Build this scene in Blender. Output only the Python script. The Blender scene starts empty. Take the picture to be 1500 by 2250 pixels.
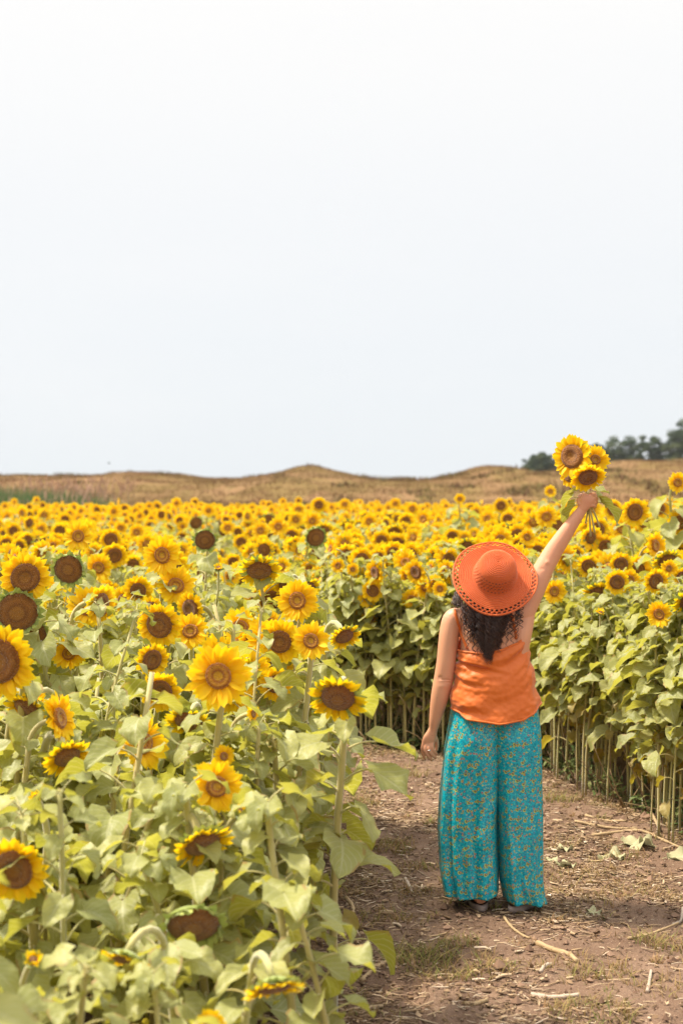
import bpy, math, random
import numpy as np
from mathutils import Vector, Matrix, Euler
R = math.radians
PI = math.pi
rng = np.random.default_rng(7)
random.seed(7)

# ------------------------------------------------------------------ camera, world, sun, exposure
S = bpy.context.scene
COL = S.collection
FPX = 3125.0            # focal length in photo pixels (50 mm on a 24 mm wide frame)
HOR = 1080.0            # horizon row
CAMZ = 1.9
cam = bpy.data.objects.new('camera', bpy.data.cameras.new('camera'))
COL.objects.link(cam); S.camera = cam
cam.location = (0, 0, CAMZ); cam.rotation_euler = (R(90), 0, 0)
cd = cam.data
cd.sensor_fit = 'HORIZONTAL'; cd.sensor_width = 24; cd.lens = 50
cd.shift_y = -(1125 - HOR) / 1500.0
cd.clip_start = 0.05; cd.clip_end = 3000
cd.dof.use_dof = True; cd.dof.focus_distance = 6.7; cd.dof.aperture_fstop = 2.6

SUN_EL, SUN_AZ = R(60), R(-76)        # azimuth from +Y (ahead), negative = to the left
w = bpy.data.worlds.new('World'); S.world = w; w.use_nodes = True
nt = w.node_tree; nt.nodes.clear()
N = nt.nodes.new; Lk = nt.links.new
out = N('ShaderNodeOutputWorld'); bg = N('ShaderNodeBackground'); bg2 = N('ShaderNodeBackground'); addn = N('ShaderNodeAddShader')
sky = N('ShaderNodeTexSky'); sky.sky_type = 'NISHITA'; sky.sun_disc = False
sky.sun_elevation = SUN_EL; sky.sun_rotation = SUN_AZ; sky.dust_density = 4.0
bg.inputs[1].default_value = 0.004
tc = N('ShaderNodeTexCoord'); sp = N('ShaderNodeSeparateXYZ'); cr = N('ShaderNodeValToRGB')
Lk(tc.outputs['Generated'], sp.inputs[0]); Lk(sp.outputs['Z'], cr.inputs[0])
e = cr.color_ramp.elements
e[0].position = 0.0; e[0].color = (0.83, 0.875, 0.91, 1)
e[1].position = 0.34; e[1].color = (1.0, 0.985, 0.96, 1)
m = e.new(0.10); m.color = (0.85, 0.885, 0.92, 1)
m = e.new(0.2); m.color = (0.90, 0.915, 0.93, 1)
cm = N('ShaderNodeMapping'); cm.inputs['Scale'].default_value = (1.6, 1.6, 7.0); cn = N('ShaderNodeTexNoise'); cn.inputs['Scale'].default_value = 1.3; cn.inputs['Detail'].default_value = 5
cx_ = N('ShaderNodeMix'); cx_.data_type = 'RGBA'; cmr = N('ShaderNodeMapRange'); cmr.inputs['From Min'].default_value = .42; cmr.inputs['From Max'].default_value = .75; cmr.inputs['To Max'].default_value = .5
Lk(tc.outputs['Generated'], cm.inputs[0]); Lk(cm.outputs[0], cn.inputs['Vector']); Lk(cn.outputs['Fac'], cmr.inputs[0]); Lk(cmr.outputs[0], cx_.inputs[0]); Lk(cr.outputs[0], cx_.inputs[6]); cx_.inputs[7].default_value = (.93, .935, .945, 1)
zr = N('ShaderNodeMapRange'); zr.interpolation_type = 'SMOOTHSTEP'      # an overcast sky is brightest overhead
for i_, v_ in enumerate((0, .36, .95, .565, 1.15)): zr.inputs[i_].default_value = v_
Lk(sp.outputs['Z'], zr.inputs[0]); Lk(zr.outputs[0], bg2.inputs[1])
Lk(cx_.outputs[2], bg2.inputs[0])     # thin bright overcast
Lk(sky.outputs[0], bg.inputs[0]); Lk(bg.outputs[0], addn.inputs[0]); Lk(bg2.outputs[0], addn.inputs[1]); Lk(addn.outputs[0], out.inputs[0])

sl = bpy.data.lights.new('sun', 'SUN'); sl.energy = 4.5; sl.angle = R(7); sl.color = (1.0, 0.90, 0.74)
sun = bpy.data.objects.new('sun', sl); COL.objects.link(sun)
sdir = Vector((math.sin(SUN_AZ) * math.cos(SUN_EL), math.cos(SUN_AZ) * math.cos(SUN_EL), math.sin(SUN_EL)))
sun.rotation_euler = sdir.to_track_quat('Z', 'Y').to_euler(); sun.location = sdir * 40
S.view_settings.view_transform = 'Standard'; S.view_settings.look = 'None'
S.view_settings.exposure = 0.82; S.view_settings.gamma = 1
S.cycles.max_bounces = 8; S.cycles.transparent_max_bounces = 4

def at(px, py, Y):
    return Vector(((px - 750) / FPX * Y, Y, CAMZ - (py - HOR) / FPX * Y))

# ------------------------------------------------------------------ mesh helpers
class MB:
    def __init__(s):
        s.V = []; s.F = []; s.U = []; s.A = []; s.n = 0
    def add(s, V, F, uv=None, var=0.5, mat=0):
        V = np.asarray(V, float).reshape(-1, 3)
        for f in (F if isinstance(F, (list, tuple)) else [F]):
            f = np.asarray(f, int)
            if len(f): s.F.append((f + s.n, mat))
        s.V.append(V); s.U.append(np.zeros((len(V), 2)) if uv is None else np.asarray(uv, float))
        s.A.append(np.full(len(V), var) if np.isscalar(var) else np.asarray(var, float))
        s.n += len(V)
    def join(s, o, M=None, mat=None, t=None, var=None):
        """o: another MB; M 3x3, t 3"""
        V, U, A = o.data()
        if M is not None: V = V @ np.asarray(M).T
        if t is not None: V = V + np.asarray(t)
        for f, m in o.F: s.F.append((f + s.n, m if mat is None else mat))
        s.V.append(V); s.U.append(U); s.A.append(A if var is None else np.full(len(A), var)); s.n += len(V)
    def rep(s, o, Ms, ts, vars_=None):
        V, U, A = o.data(); n = len(Ms); k = len(V)
        W = np.einsum('nij,kj->nki', Ms, V) + ts[:, None, :]
        off = (np.arange(n) * k)[:, None, None] + s.n
        for f, m in o.F:
            s.F.append(((f[None] + off).reshape(-1, f.shape[1]), m))
        s.V.append(W.reshape(-1, 3)); s.U.append(np.tile(U, (n, 1)))
        a = np.tile(A, n)
        if vars_ is not None: a = np.clip(a * 0.6 + np.repeat(vars_, k) * 0.4, 0, 1)
        s.A.append(a); s.n += n * k
    def data(s):
        return np.concatenate(s.V), np.concatenate(s.U), np.concatenate(s.A)
    def mesh(s, name, mats, smooth=True):
        V, U, A = s.data()
        me = bpy.data.meshes.new(name)
        L = np.concatenate([f.reshape(-1) for f, m in s.F])
        T = np.concatenate([np.full(len(f), f.shape[1]) for f, m in s.F])
        Mi = np.concatenate([np.full(len(f), m) for f, m in s.F])
        me.vertices.add(len(V)); me.vertices.foreach_set('co', V.astype(np.float32).ravel())
        me.loops.add(len(L)); me.loops.foreach_set('vertex_index', L.astype(np.int32))
        me.polygons.add(len(T))
        me.polygons.foreach_set('loop_start', np.concatenate([[0], np.cumsum(T)[:-1]]).astype(np.int32))
        me.polygons.foreach_set('loop_total', T.astype(np.int32))
        me.polygons.foreach_set('material_index', Mi.astype(np.int32))
        me.polygons.foreach_set('use_smooth', np.full(len(T), smooth))
        uvl = me.uv_layers.new(name='UVMap'); uvl.data.foreach_set('uv', U[L].astype(np.float32).ravel())
        at_ = me.attributes.new('var', 'FLOAT', 'POINT'); at_.data.foreach_set('value', A.astype(np.float32))
        for m in (mats if isinstance(mats, (list, tuple)) else [mats]): me.materials.append(m)
        me.update(calc_edges=True); me.validate()
        return me
    def obj(s, name, mats, parent=None, smooth=True):
        return link(name, s.mesh(name, mats, smooth), parent)

def link(name, data, parent=None):
    o = bpy.data.objects.new(name, data); COL.objects.link(o)
    if parent is not None: o.parent = parent
    return o
def tag(o, label=None, cat=None, group=None, kind=None):
    if label: o['label'] = label
    if cat: o['category'] = cat
    if group: o['group'] = group
    if kind: o['kind'] = kind
    return o
def bake(o, dispose=True):
    """evaluate modifiers into a plain mesh"""
    dg = bpy.context.evaluated_depsgraph_get(); dg.update()
    me = bpy.data.meshes.new_from_object(o.evaluated_get(dg))
    old = o.data; o.modifiers.clear(); o.data = me
    return o

def grid_faces(a, b, wrap=False):
    """(a rows, b cols) quads"""
    i = np.arange(a - 1)[:, None]; j = np.arange(b if wrap else b - 1)[None]
    j2 = (j + 1) % b
    return np.stack([i * b + j, i * b + j2, (i + 1) * b + j2, (i + 1) * b + j], -1).reshape(-1, 4)
def nrm(v):
    v = np.asarray(v, float); return v / (np.linalg.norm(v, axis=-1, keepdims=True) + 1e-12)
def tube(P, Rr, n=6, ref=(1, 0, 0), cap=True):
    P = np.asarray(P, float); m = len(P)
    Rr = np.asarray(Rr, float)
    if Rr.ndim == 0: Rr = np.full(m, float(Rr))
    if Rr.ndim == 1: Rr = np.stack([Rr, Rr], 1)
    T = nrm(np.gradient(P, axis=0)); ref = np.asarray(ref, float)
    A = nrm(ref - (T @ ref)[:, None] * T); B = np.cross(T, A)
    th = np.linspace(0, 2 * PI, n, endpoint=False)
    V = P[:, None] + A[:, None] * (np.cos(th)[None, :, None] * Rr[:, 0, None, None]) + B[:, None] * (np.sin(th)[None, :, None] * Rr[:, 1, None, None])
    uv = np.stack([np.tile(th / (2 * PI), m), np.repeat(np.linspace(0, 1, m), n)], 1)
    V = V.reshape(-1, 3); F = [grid_faces(m, n, True)]
    if cap:
        V = np.concatenate([V, P[:1], P[-1:]]); uv = np.concatenate([uv, [[0, 0], [0, 1]]])
        j = np.arange(n); j2 = (j + 1) % n; c0 = m * n
        F.append(np.stack([np.full(n, c0), j2, j], 1)); F.append(np.stack([np.full(n, c0 + 1), (m - 1) * n + j, (m - 1) * n + j2], 1))
    return V, F, uv
def spline(pts, n):
    """Catmull-Rom through pts (any dimension), n samples"""
    p = np.asarray(pts, float); p = np.concatenate([[2 * p[0] - p[1]], p, [2 * p[-1] - p[-2]]])
    k = len(p) - 3; t = np.linspace(0, k, n); i = np.minimum(t.astype(int), k - 1); u = (t - i)[:, None]
    a, b, c, d = p[i], p[i + 1], p[i + 2], p[i + 3]
    return 0.5 * ((2 * b) + (-a + c) * u + (2 * a - 5 * b + 4 * c - d) * u ** 2 + (-a + 3 * b - 3 * c + d) * u ** 3)
def rotz(a): c, s = math.cos(a), math.sin(a); return np.array([[c, -s, 0], [s, c, 0], [0, 0, 1.]])
def rotx(a): c, s = math.cos(a), math.sin(a); return np.array([[1., 0, 0], [0, c, -s], [0, s, c]])
def roty(a): c, s = math.cos(a), math.sin(a); return np.array([[c, 0, s], [0, 1., 0], [-s, 0, c]])
def facing(d):
    """matrix that turns +Z to d"""
    return np.array(Vector(d).to_track_quat('Z', 'Y').to_matrix())
def vnoise(x, y, seed=0):
    """cheap smooth 2-D value noise, numpy"""
    xi = np.floor(x).astype(int); yi = np.floor(y).astype(int); xf = x - xi; yf = y - yi
    def h(a, b):
        n = (a * 374761393 + b * 668265263 + seed * 974711) & 0x7fffffff
        n = ((n ^ (n >> 13)) * 1274126177) & 0x7fffffff
        return ((n ^ (n >> 16)) & 0xffff) / 65535.0
    u = xf * xf * (3 - 2 * xf); v = yf * yf * (3 - 2 * yf)
    return (h(xi, yi) * (1 - u) + h(xi + 1, yi) * u) * (1 - v) + (h(xi, yi + 1) * (1 - u) + h(xi + 1, yi + 1) * u) * v

# ------------------------------------------------------------------ materials
def lin(r, g, b):
    f = lambda c: ((c / 255 + 0.055) / 1.055) ** 2.4 if c > 10 else c / 255 / 12.92
    return (f(r), f(g), f(b), 1)
class MT:
    def __init__(s, name):
        s.m = bpy.data.materials.new(name); s.m.use_nodes = True; s.t = s.m.node_tree; s.t.nodes.clear()
        s.out = s.n('ShaderNodeOutputMaterial'); s.p = s.n('ShaderNodeBsdfPrincipled'); s.l(s.p.outputs[0], s.out.inputs[0])
    def n(s, k, **kw):
        x = s.t.nodes.new(k)
        for a, b in kw.items(): setattr(x, a, b)
        return x
    def l(s, a, b): s.t.links.new(a, b)
    def setin(s, node, i, v):
        if hasattr(v, 'links') or isinstance(v, bpy.types.NodeSocket): s.l(v, node.inputs[i])
        else: node.inputs[i].default_value = v
    def math(s, op, a, b=0.0, c=None, clamp=False):
        x = s.n('ShaderNodeMath', operation=op, use_clamp=clamp); s.setin(x, 0, a); s.setin(x, 1, b)
        if c is not None: s.setin(x, 2, c)
        return x.outputs[0]
    def mix(s, f, a, b, mode='MIX'):
        x = s.n('ShaderNodeMix', data_type='RGBA', blend_type=mode); s.setin(x, 0, f); s.setin(x, 6, a); s.setin(x, 7, b); return x.outputs[2]
    def ramp(s, f, stops, interp='LINEAR'):
        x = s.n('ShaderNodeValToRGB'); x.color_ramp.interpolation = interp; el = x.color_ramp.elements
        for i, (p, c) in enumerate(stops):
            q = el[i] if i < 2 else el.new(p)
            q.position = p; q.color = c if len(c) == 4 else (*c, 1)
        s.l(f, x.inputs[0]); return x.outputs[0]
    def noise(s, scale, vec=None, detail=3, rough=0.5, out='Fac'):
        x = s.n('ShaderNodeTexNoise'); x.inputs['Scale'].default_value = scale; x.inputs['Detail'].default_value = detail; x.inputs['Roughness'].default_value = rough
        if vec is not None: s.l(vec, x.inputs['Vector'])
        return x.outputs[out]
    def attr(s, name='var'): return s.n('ShaderNodeAttribute', attribute_name=name).outputs['Fac']
    def uv(s): return s.n('ShaderNodeTexCoord').outputs['UV']
    def objc(s): return s.n('ShaderNodeTexCoord').outputs['Object']
    def pos(s): return s.n('ShaderNodeNewGeometry').outputs['Position']
    def orand(s): return s.n('ShaderNodeObjectInfo').outputs['Random']
    def xyz(s, v): return s.n_sep(v)
    def n_sep(s, v):
        x = s.n('ShaderNodeSeparateXYZ'); s.l(v, x.inputs[0]); return x.outputs
    def bump(s, h, strength=0.5, dist=0.01):
        x = s.n('ShaderNodeBump'); x.inputs['Strength'].default_value = strength; x.inputs['Distance'].default_value = dist
        s.l(h, x.inputs['Height']); s.l(x.outputs[0], s.p.inputs['Normal']); return x.outputs[0]
    def set(s, **kw):
        for k, v in kw.items():
            s.setin(s.p, {'col': 'Base Color', 'rough': 'Roughness', 'spec': 'Specular IOR Level', 'sheen': 'Sheen Weight', 'sss': 'Subsurface Weight', 'metal': 'Metallic'}[k], v)
    def translucent(s, col, fac, normal=None):
        tr = s.n('ShaderNodeBsdfTranslucent'); s.setin(tr, 0, col); mx = s.n('ShaderNodeMixShader'); s.setin(mx, 0, fac)
        s.l(s.p.outputs[0], mx.inputs[1]); s.l(tr.outputs[0], mx.inputs[2]); s.l(mx.outputs[0], s.out.inputs[0])

def mat_leaf():
    a = MT('sunflower_leaf'); u = a.n_sep(a.uv()); t, sv = u[0], u[1]
    var = a.attr(); rnd = a.orand()
    sa = a.math('ABSOLUTE', sv)
    v = a.math('FRACT', a.math('ADD', a.math('MULTIPLY', a.math('SUBTRACT', t, a.math('MULTIPLY', sa, 0.42)), 6.5), a.math('MULTIPLY', var, 3)))
    side = a.math('LESS_THAN', a.math('ABSOLUTE', a.math('SUBTRACT', v, 0.5)), 0.11)
    mid = a.math('LESS_THAN', sa, 0.06)
    vein = a.math('MAXIMUM', a.math('MULTIPLY', side, 0.6), mid)
    nz = a.noise(16, a.objc(), 4)
    base = a.mix(a.math('ADD', a.math('MULTIPLY', var, 0.7), a.math('MULTIPLY', rnd, 0.3)), (0.29, 0.30, 0.045, 1), (0.64, 0.575, 0.105, 1))
    base = a.mix(a.math('MULTIPLY', nz, 0.55), base, (0.18, 0.21, 0.045, 1))
    base = a.mix(a.math('MULTIPLY', vein, 0.75), base, (0.58, 0.56, 0.26, 1))
    yel = a.math('GREATER_THAN', var, 0.965)
    base = a.mix(yel, base, a.mix(nz, (0.50, 0.36, 0.03, 1), (0.30, 0.14, 0.03, 1)))
    back = a.n('ShaderNodeNewGeometry').outputs['Backfacing']
    base = a.mix(a.math('MULTIPLY', back, 0.35), base, (0.30, 0.34, 0.20, 1))
    edge = a.math('MULTIPLY', a.math('GREATER_THAN', sa, 0.86), a.math('GREATER_THAN', a.noise(9, a.objc(), 3), 0.56))
    base = a.mix(a.math('MULTIPLY', edge, 0.75), base, (0.34, 0.20, 0.07, 1))
    a.set(col=base, rough=0.48, spec=0.42, sheen=0.12)
    h = a.math('ADD', a.math('MULTIPLY', vein, -0.5), a.math('MULTIPLY', a.noise(22, a.objc(), 3), 1.2))
    a.bump(h, 0.9, 0.010)
    a.translucent(a.mix(0.5, base, (0.68, 0.64, 0.05, 1)), 0.40)
    return a.m
def mat_stem():
    a = MT('sunflower_stem'); z = a.n_sep(a.uv())[1]
    c = a.mix(a.noise(30, a.objc()), (0.50, 0.43, 0.16, 1), (0.33, 0.34, 0.11, 1))
    c = a.mix(a.math('MULTIPLY', a.orand(), 0.4), c, (0.46, 0.30, 0.11, 1))
    a.set(col=c, rough=0.6, spec=0.3, sheen=0.6); a.bump(a.noise(120, a.objc()), 0.3, 0.003); return a.m
def mat_petal():
    a = MT('sunflower_petal'); t = a.n_sep(a.uv())[0]; var = a.attr()
    c = a.ramp(t, [(0.0, (0.92, 0.50, 0.004)), (0.3, (0.98, 0.67, 0.008)), (1.0, (0.98, 0.74, 0.014))])
    c = a.mix(a.math('MULTIPLY', var, 0.45), c, (0.95, 0.54, 0.005, 1))
    a.set(col=c, rough=0.55, spec=0.25); a.translucent(c, 0.45); return a.m
def mat_disc(name, inner, ring, outer, bumpy=1.0):
    a = MT(name); r = a.n_sep(a.uv())[0]
    vo = a.n('ShaderNodeTexVoronoi'); vo.inputs['Scale'].default_value = 190; a.l(a.objc(), vo.inputs['Vector'])
    c = a.ramp(r, [(0.0, inner), (0.30, inner), (0.42, ring), (0.66, outer), (0.9, ring), (1.0, outer)])
    c = a.mix(a.math('MULTIPLY', a.math('LESS_THAN', vo.outputs['Distance'], 0.30), 0.5), c, (0.50, 0.24, 0.05, 1))
    c = a.mix(a.math('MULTIPLY', a.noise(60, a.objc()), 0.35), c, (0.10, 0.03, 0.008, 1))
    a.set(col=c, rough=0.85, spec=0.15, sheen=0.3); a.bump(vo.outputs['Distance'], 0.9 * bumpy, 0.006); return a.m
def mat_bract():
    a = MT('sunflower_bract'); c = a.mix(a.attr(), (0.24, 0.30, 0.06, 1), (0.42, 0.46, 0.09, 1)); a.set(col=c, rough=0.55, sheen=0.4, spec=0.3)
    a.translucent(c, 0.2); return a.m
def mat_plain(name, c1, c2, scale=20, rough=0.7, bump=0.0, spec=0.3, trans=0.0, coords='obj'):
    a = MT(name); co = a.objc() if coords == 'obj' else a.pos()
    c = a.mix(a.noise(scale, co, 4), (*c1, 1), (*c2, 1)); a.set(col=c, rough=rough, spec=spec)
    if bump: a.bump(a.noise(scale * 2, co, 4), bump, 0.01)
    if trans: a.translucent(c, trans)
    return a.m
def mat_var(name, stops, rough=0.8, trans=0.0, spec=0.2, noise=None):
    a = MT(name); f = a.attr()
    if noise: f = a.math('ADD', a.math('MULTIPLY', f, 0.5), a.math('MULTIPLY', a.noise(noise, a.pos(), 3), 0.5))
    c = a.ramp(f, stops); a.set(col=c, rough=rough, spec=spec)
    if trans: a.translucent(c, trans)
    return a.m

M_LEAF = mat_leaf(); M_STEM = mat_stem(); M_PETAL = mat_petal(); M_BRACT = mat_bract()
M_DISC_Y = mat_disc('disc_open', (0.62, 0.32, 0.02), (0.34, 0.10, 0.010), (0.58, 0.26, 0.018))
M_DISC_O = mat_disc('disc_ripe', (0.33, 0.14, 0.022), (0.19, 0.068, 0.012), (0.30, 0.115, 0.018))
PM = [M_STEM, M_LEAF, M_PETAL, M_DISC_Y, M_DISC_O, M_BRACT]     # slot order for whole plants

# ------------------------------------------------------------------ sunflower parts
def leaf(L, rg, nt_=8, ns=6, pitch=-0.2, bend=-0.9, cup=0.25, wave=0.05, roll=0.0, wid=1.0):
    t = np.linspace(0.015, 1, nt_) ** 1.0; t[0] = 0.02
    s = np.linspace(-1, 1, ns + 1)
    hw = 0.98 * wid * t ** 0.42 * (1 - t) ** 0.85 + 0.002
    # centre line bends
    ang = pitch + bend * t
    dt = np.gradient(t); cx = np.cumsum(np.cos(ang) * dt) * L; cz = np.cumsum(np.sin(ang) * dt) * L
    cx -= cx[0]; cz -= cz[0]
    T = np.stack([np.cos(ang), 0 * ang, np.sin(ang)], 1); Nn = np.stack([-np.sin(ang), 0 * ang, np.cos(ang)], 1)
    ph = rg.uniform(0, 6.3, 4)
    S_, T_ = s[None, :], t[:, None]
    side = hw[:, None] * S_ * L
    back = -0.24 * np.abs(S_) ** 1.3 * (1 - T_) ** 5 * L
    up = cup * np.abs(side) + wave * L * np.abs(S_) ** 1.5 * (np.sin(T_ * 9 + ph[0] + 1.5 * S_) + 0.6 * np.sin(T_ * 17 + ph[1])) + 0.012 * L * np.sin(T_ * 26 + ph[2]) * np.abs(S_)
    edge = 1 + 0.05 * np.sin(T_ * 24 + ph[3]) * np.abs(S_)
    C = np.stack([cx, 0 * cx, cz], 1)
    V = C[:, None] + T[:, None] * back[..., None] + Nn[:, None] * up[..., None] + np.array([0, 1., 0]) * (side * edge)[..., None]
    V = V.reshape(-1, 3) @ rotx(roll).T
    uv = np.stack([np.repeat(t, ns + 1), np.tile(s, nt_)], 1)
    return V, grid_faces(nt_, ns + 1), uv

def leaf_on(mb, p, az, L, rg, lp, el0, det, dead=False, matl=1, mats=0):
    """petiole + blade starting at stem point p"""
    n = 6 if det > 1 else 3
    el = np.linspace(el0, el0 - rg.uniform(0.5, 0.9) - (0.7 if dead else 0), n); st = lp / (n - 1)
    x = np.concatenate([[0], np.cumsum(np.cos(el[:-1]) * st)]); z = np.concatenate([[0], np.cumsum(np.sin(el[:-1]) * st)])
    P = np.stack([x, 0 * x, z], 1) @ rotz(az).T + p
    if det > 0:
        V, F, uv = tube(P, np.linspace(0.0045, 0.003, n) * (L / 0.17) ** 0.5, 5 if det > 1 else 3, ref=(-math.sin(az), math.cos(az), 0.01), cap=False)
        mb.add(V, F, uv, rg.uniform(0, .9), mats)
    nt_, ns = {2: (9, 6), 1: (5, 4), 0: (4, 2)}[det]
    V, F, uv = leaf(L, rg, nt_, ns, pitch=el[-1] * 0.5 - rg.uniform(0.0, 0.45), bend=-rg.uniform(0.2, 1.3) - (0.6 if dead else 0), cup=rg.uniform(0.1, 0.65), wave=rg.uniform(0.035, 0.12), roll=rg.uniform(-0.5, 0.5), wid=rg.uniform(0.8, 1.05))
    mb.add(V @ rotz(az + rg.uniform(-0.3, 0.3)).T + P[-1], F, uv, 0.98 if dead else rg.uniform(0, 0.95), matl)

def plant(h, neck, seed, det=2, low=0.3, headless=False, nleaf=None):
    """returns stem MB, foliage MB, tip, dir.  neck: angle of the stem end from vertical (rad); bends towards -Y"""
    rg = np.random.default_rng(seed)
    st, fo = MB(), MB()
    nk = 0.0 if headless else (0.10 + 0.03 * max(0, neck - 1.4) / 0.6)
    zs = np.linspace(0, h - nk, 9 if det > 1 else 5)
    wx, wy = rg.uniform(-0.14, 0.14, 2) * h; low = low * rg.uniform(0.35, 1.05); ph = rg.uniform(0, 6, 2)
    P = np.stack([wx * (zs / h) ** 2 + 0.012 * np.sin(zs * 5 + ph[0]) * zs / h, wy * (zs / h) ** 2 + 0.012 * np.sin(zs * 4 + ph[1]) * zs / h, zs], 1)
    if not headless:
        a = np.linspace(0.0, neck, 7 if det > 1 else 4)[1:]; stp = nk * 1.5 / len(a)
        q = P[-1].copy(); ext = []
        for x in a:
            q = q + np.array([0, -math.sin(x), math.cos(x)]) * stp; ext.append(q.copy())
        P = np.concatenate([P, ext])
        d = np.array([0, -math.sin(neck), math.cos(neck)])
    else: d = np.array([0, 0, 1.])
    r0 = 0.0135 if h < 1.4 else 0.0098
    Rr = np.interp(np.arange(len(P)), [0, len(P) * 0.6, len(P) - 1], [r0 * 1.15, r0 * 0.8, r0 * 0.72])
    if headless: Rr = Rr * .85
    V, F, uv = tube(P, Rr, 8 if det > 1 else 4, ref=(1, 0, 0)); st.add(V, F, uv, 0.5, 0)
    n = nleaf or int(17 + 6 * h)
    az = rg.uniform(0, 6.28)
    for i in range(n):
        f = i / (n - 1); z = h * (low + (0.93 - low) * f ** 0.85)
        az += 2.4 + rg.uniform(-0.35, 0.35)
        if z > h - nk * 1.05: z = h - nk * 1.05
        p = np.array([np.interp(z, P[:9 if det > 1 else 5, 2], P[:9 if det > 1 else 5, 0]), np.interp(z, P[:9 if det > 1 else 5, 2], P[:9 if det > 1 else 5, 1]), z])
        big = math.sin(PI * min(1, 0.22 + 0.72 * f)) ** 0.7
        L = (0.075 + 0.125 * big) * (0.88 if h < 1.4 else 1.0) * rg.uniform(0.7, 1.15) * min(0.97, 0.5 + h * 0.36)
        dead = f < 0.12 and rg.random() < 0.45
        leaf_on(fo, p, az, L * (0.7 if dead else 1), rg, L * rg.uniform(0.5, 1.0) * (0.6 if f > 0.85 else 1), rg.uniform(0.5, 1.0), det, dead)
    if headless and seed % 6:
        for i in range(7):
            leaf_on(fo, P[-1] - np.array([0, 0, .012 * (i % 4)]), i * 2.4 + rg.uniform(-.3, .3), rg.uniform(.05, .10), rg, .02 + .01 * i, rg.uniform(.6, 1.3), det)
    return st, fo, P[-1], d

def petals(mb, n, r0, l0, rg, lift, det, mat=2, keep=None, rows=2, wmul=1.0, droop=0.0):
    """petals in local head frame, facing +Z"""
    for row in range(rows):
        for i in range(n):
            a = 2 * PI * (i + 0.5 * row + rg.uniform(-0.28, 0.28)) / n
            if keep is not None and not keep(a, rg): continue
            l = l0 * rg.uniform(0.82, 1.12) * (1 - 0.08 * row); wd = l0 * rg.uniform(0.13, 0.18) * wmul
            nt_ = 5 if det > 1 else 3
            t = np.linspace(0, 1, nt_); s = np.array([-1, 0, 1.]) if det > 0 else np.array([-1, 1.])
            wt = np.interp(t, [0, 0.25, 0.6, 0.85, 1.0], [0.6, 0.95, 1.0, 0.72, 0.06]) * wd
            up = rg.uniform(0.10, 0.45) * lift - 0.1 * row + rg.uniform(-0.12, 0.12); cur = rg.uniform(-0.7, 0.15) - droop * 0.4
            an = up + cur * t; dt = 1 / (nt_ - 1) * l
            x = r0 * 0.94 + np.concatenate([[0], np.cumsum(np.cos(an[:-1]) * dt)]); z = -0.004 * row + np.concatenate([[0], np.cumsum(np.sin(an[:-1]) * dt)])
            tw = rg.uniform(-0.5, 0.5)
            X = x[:, None] + 0 * s; Y = wt[:, None] * s * math.cos(tw) + (rg.uniform(-0.12, 0.12) * l) * (t[:, None] ** 2); Z = z[:, None] + wt[:, None] * (0.35 * np.abs(s) + math.sin(tw) * s)
            V = np.stack([X, Y + 0 * X, Z], -1).reshape(-1, 3) @ rotz(a).T
            if droop: V[:, 1] -= 0   # gravity is given by the head's own turn
            uv = np.stack([np.repeat(t, len(s)), np.tile(s, nt_)], 1)
            mb.add(V, grid_faces(nt_, len(s)), uv, rg.uniform(0, 1), mat)

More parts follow.
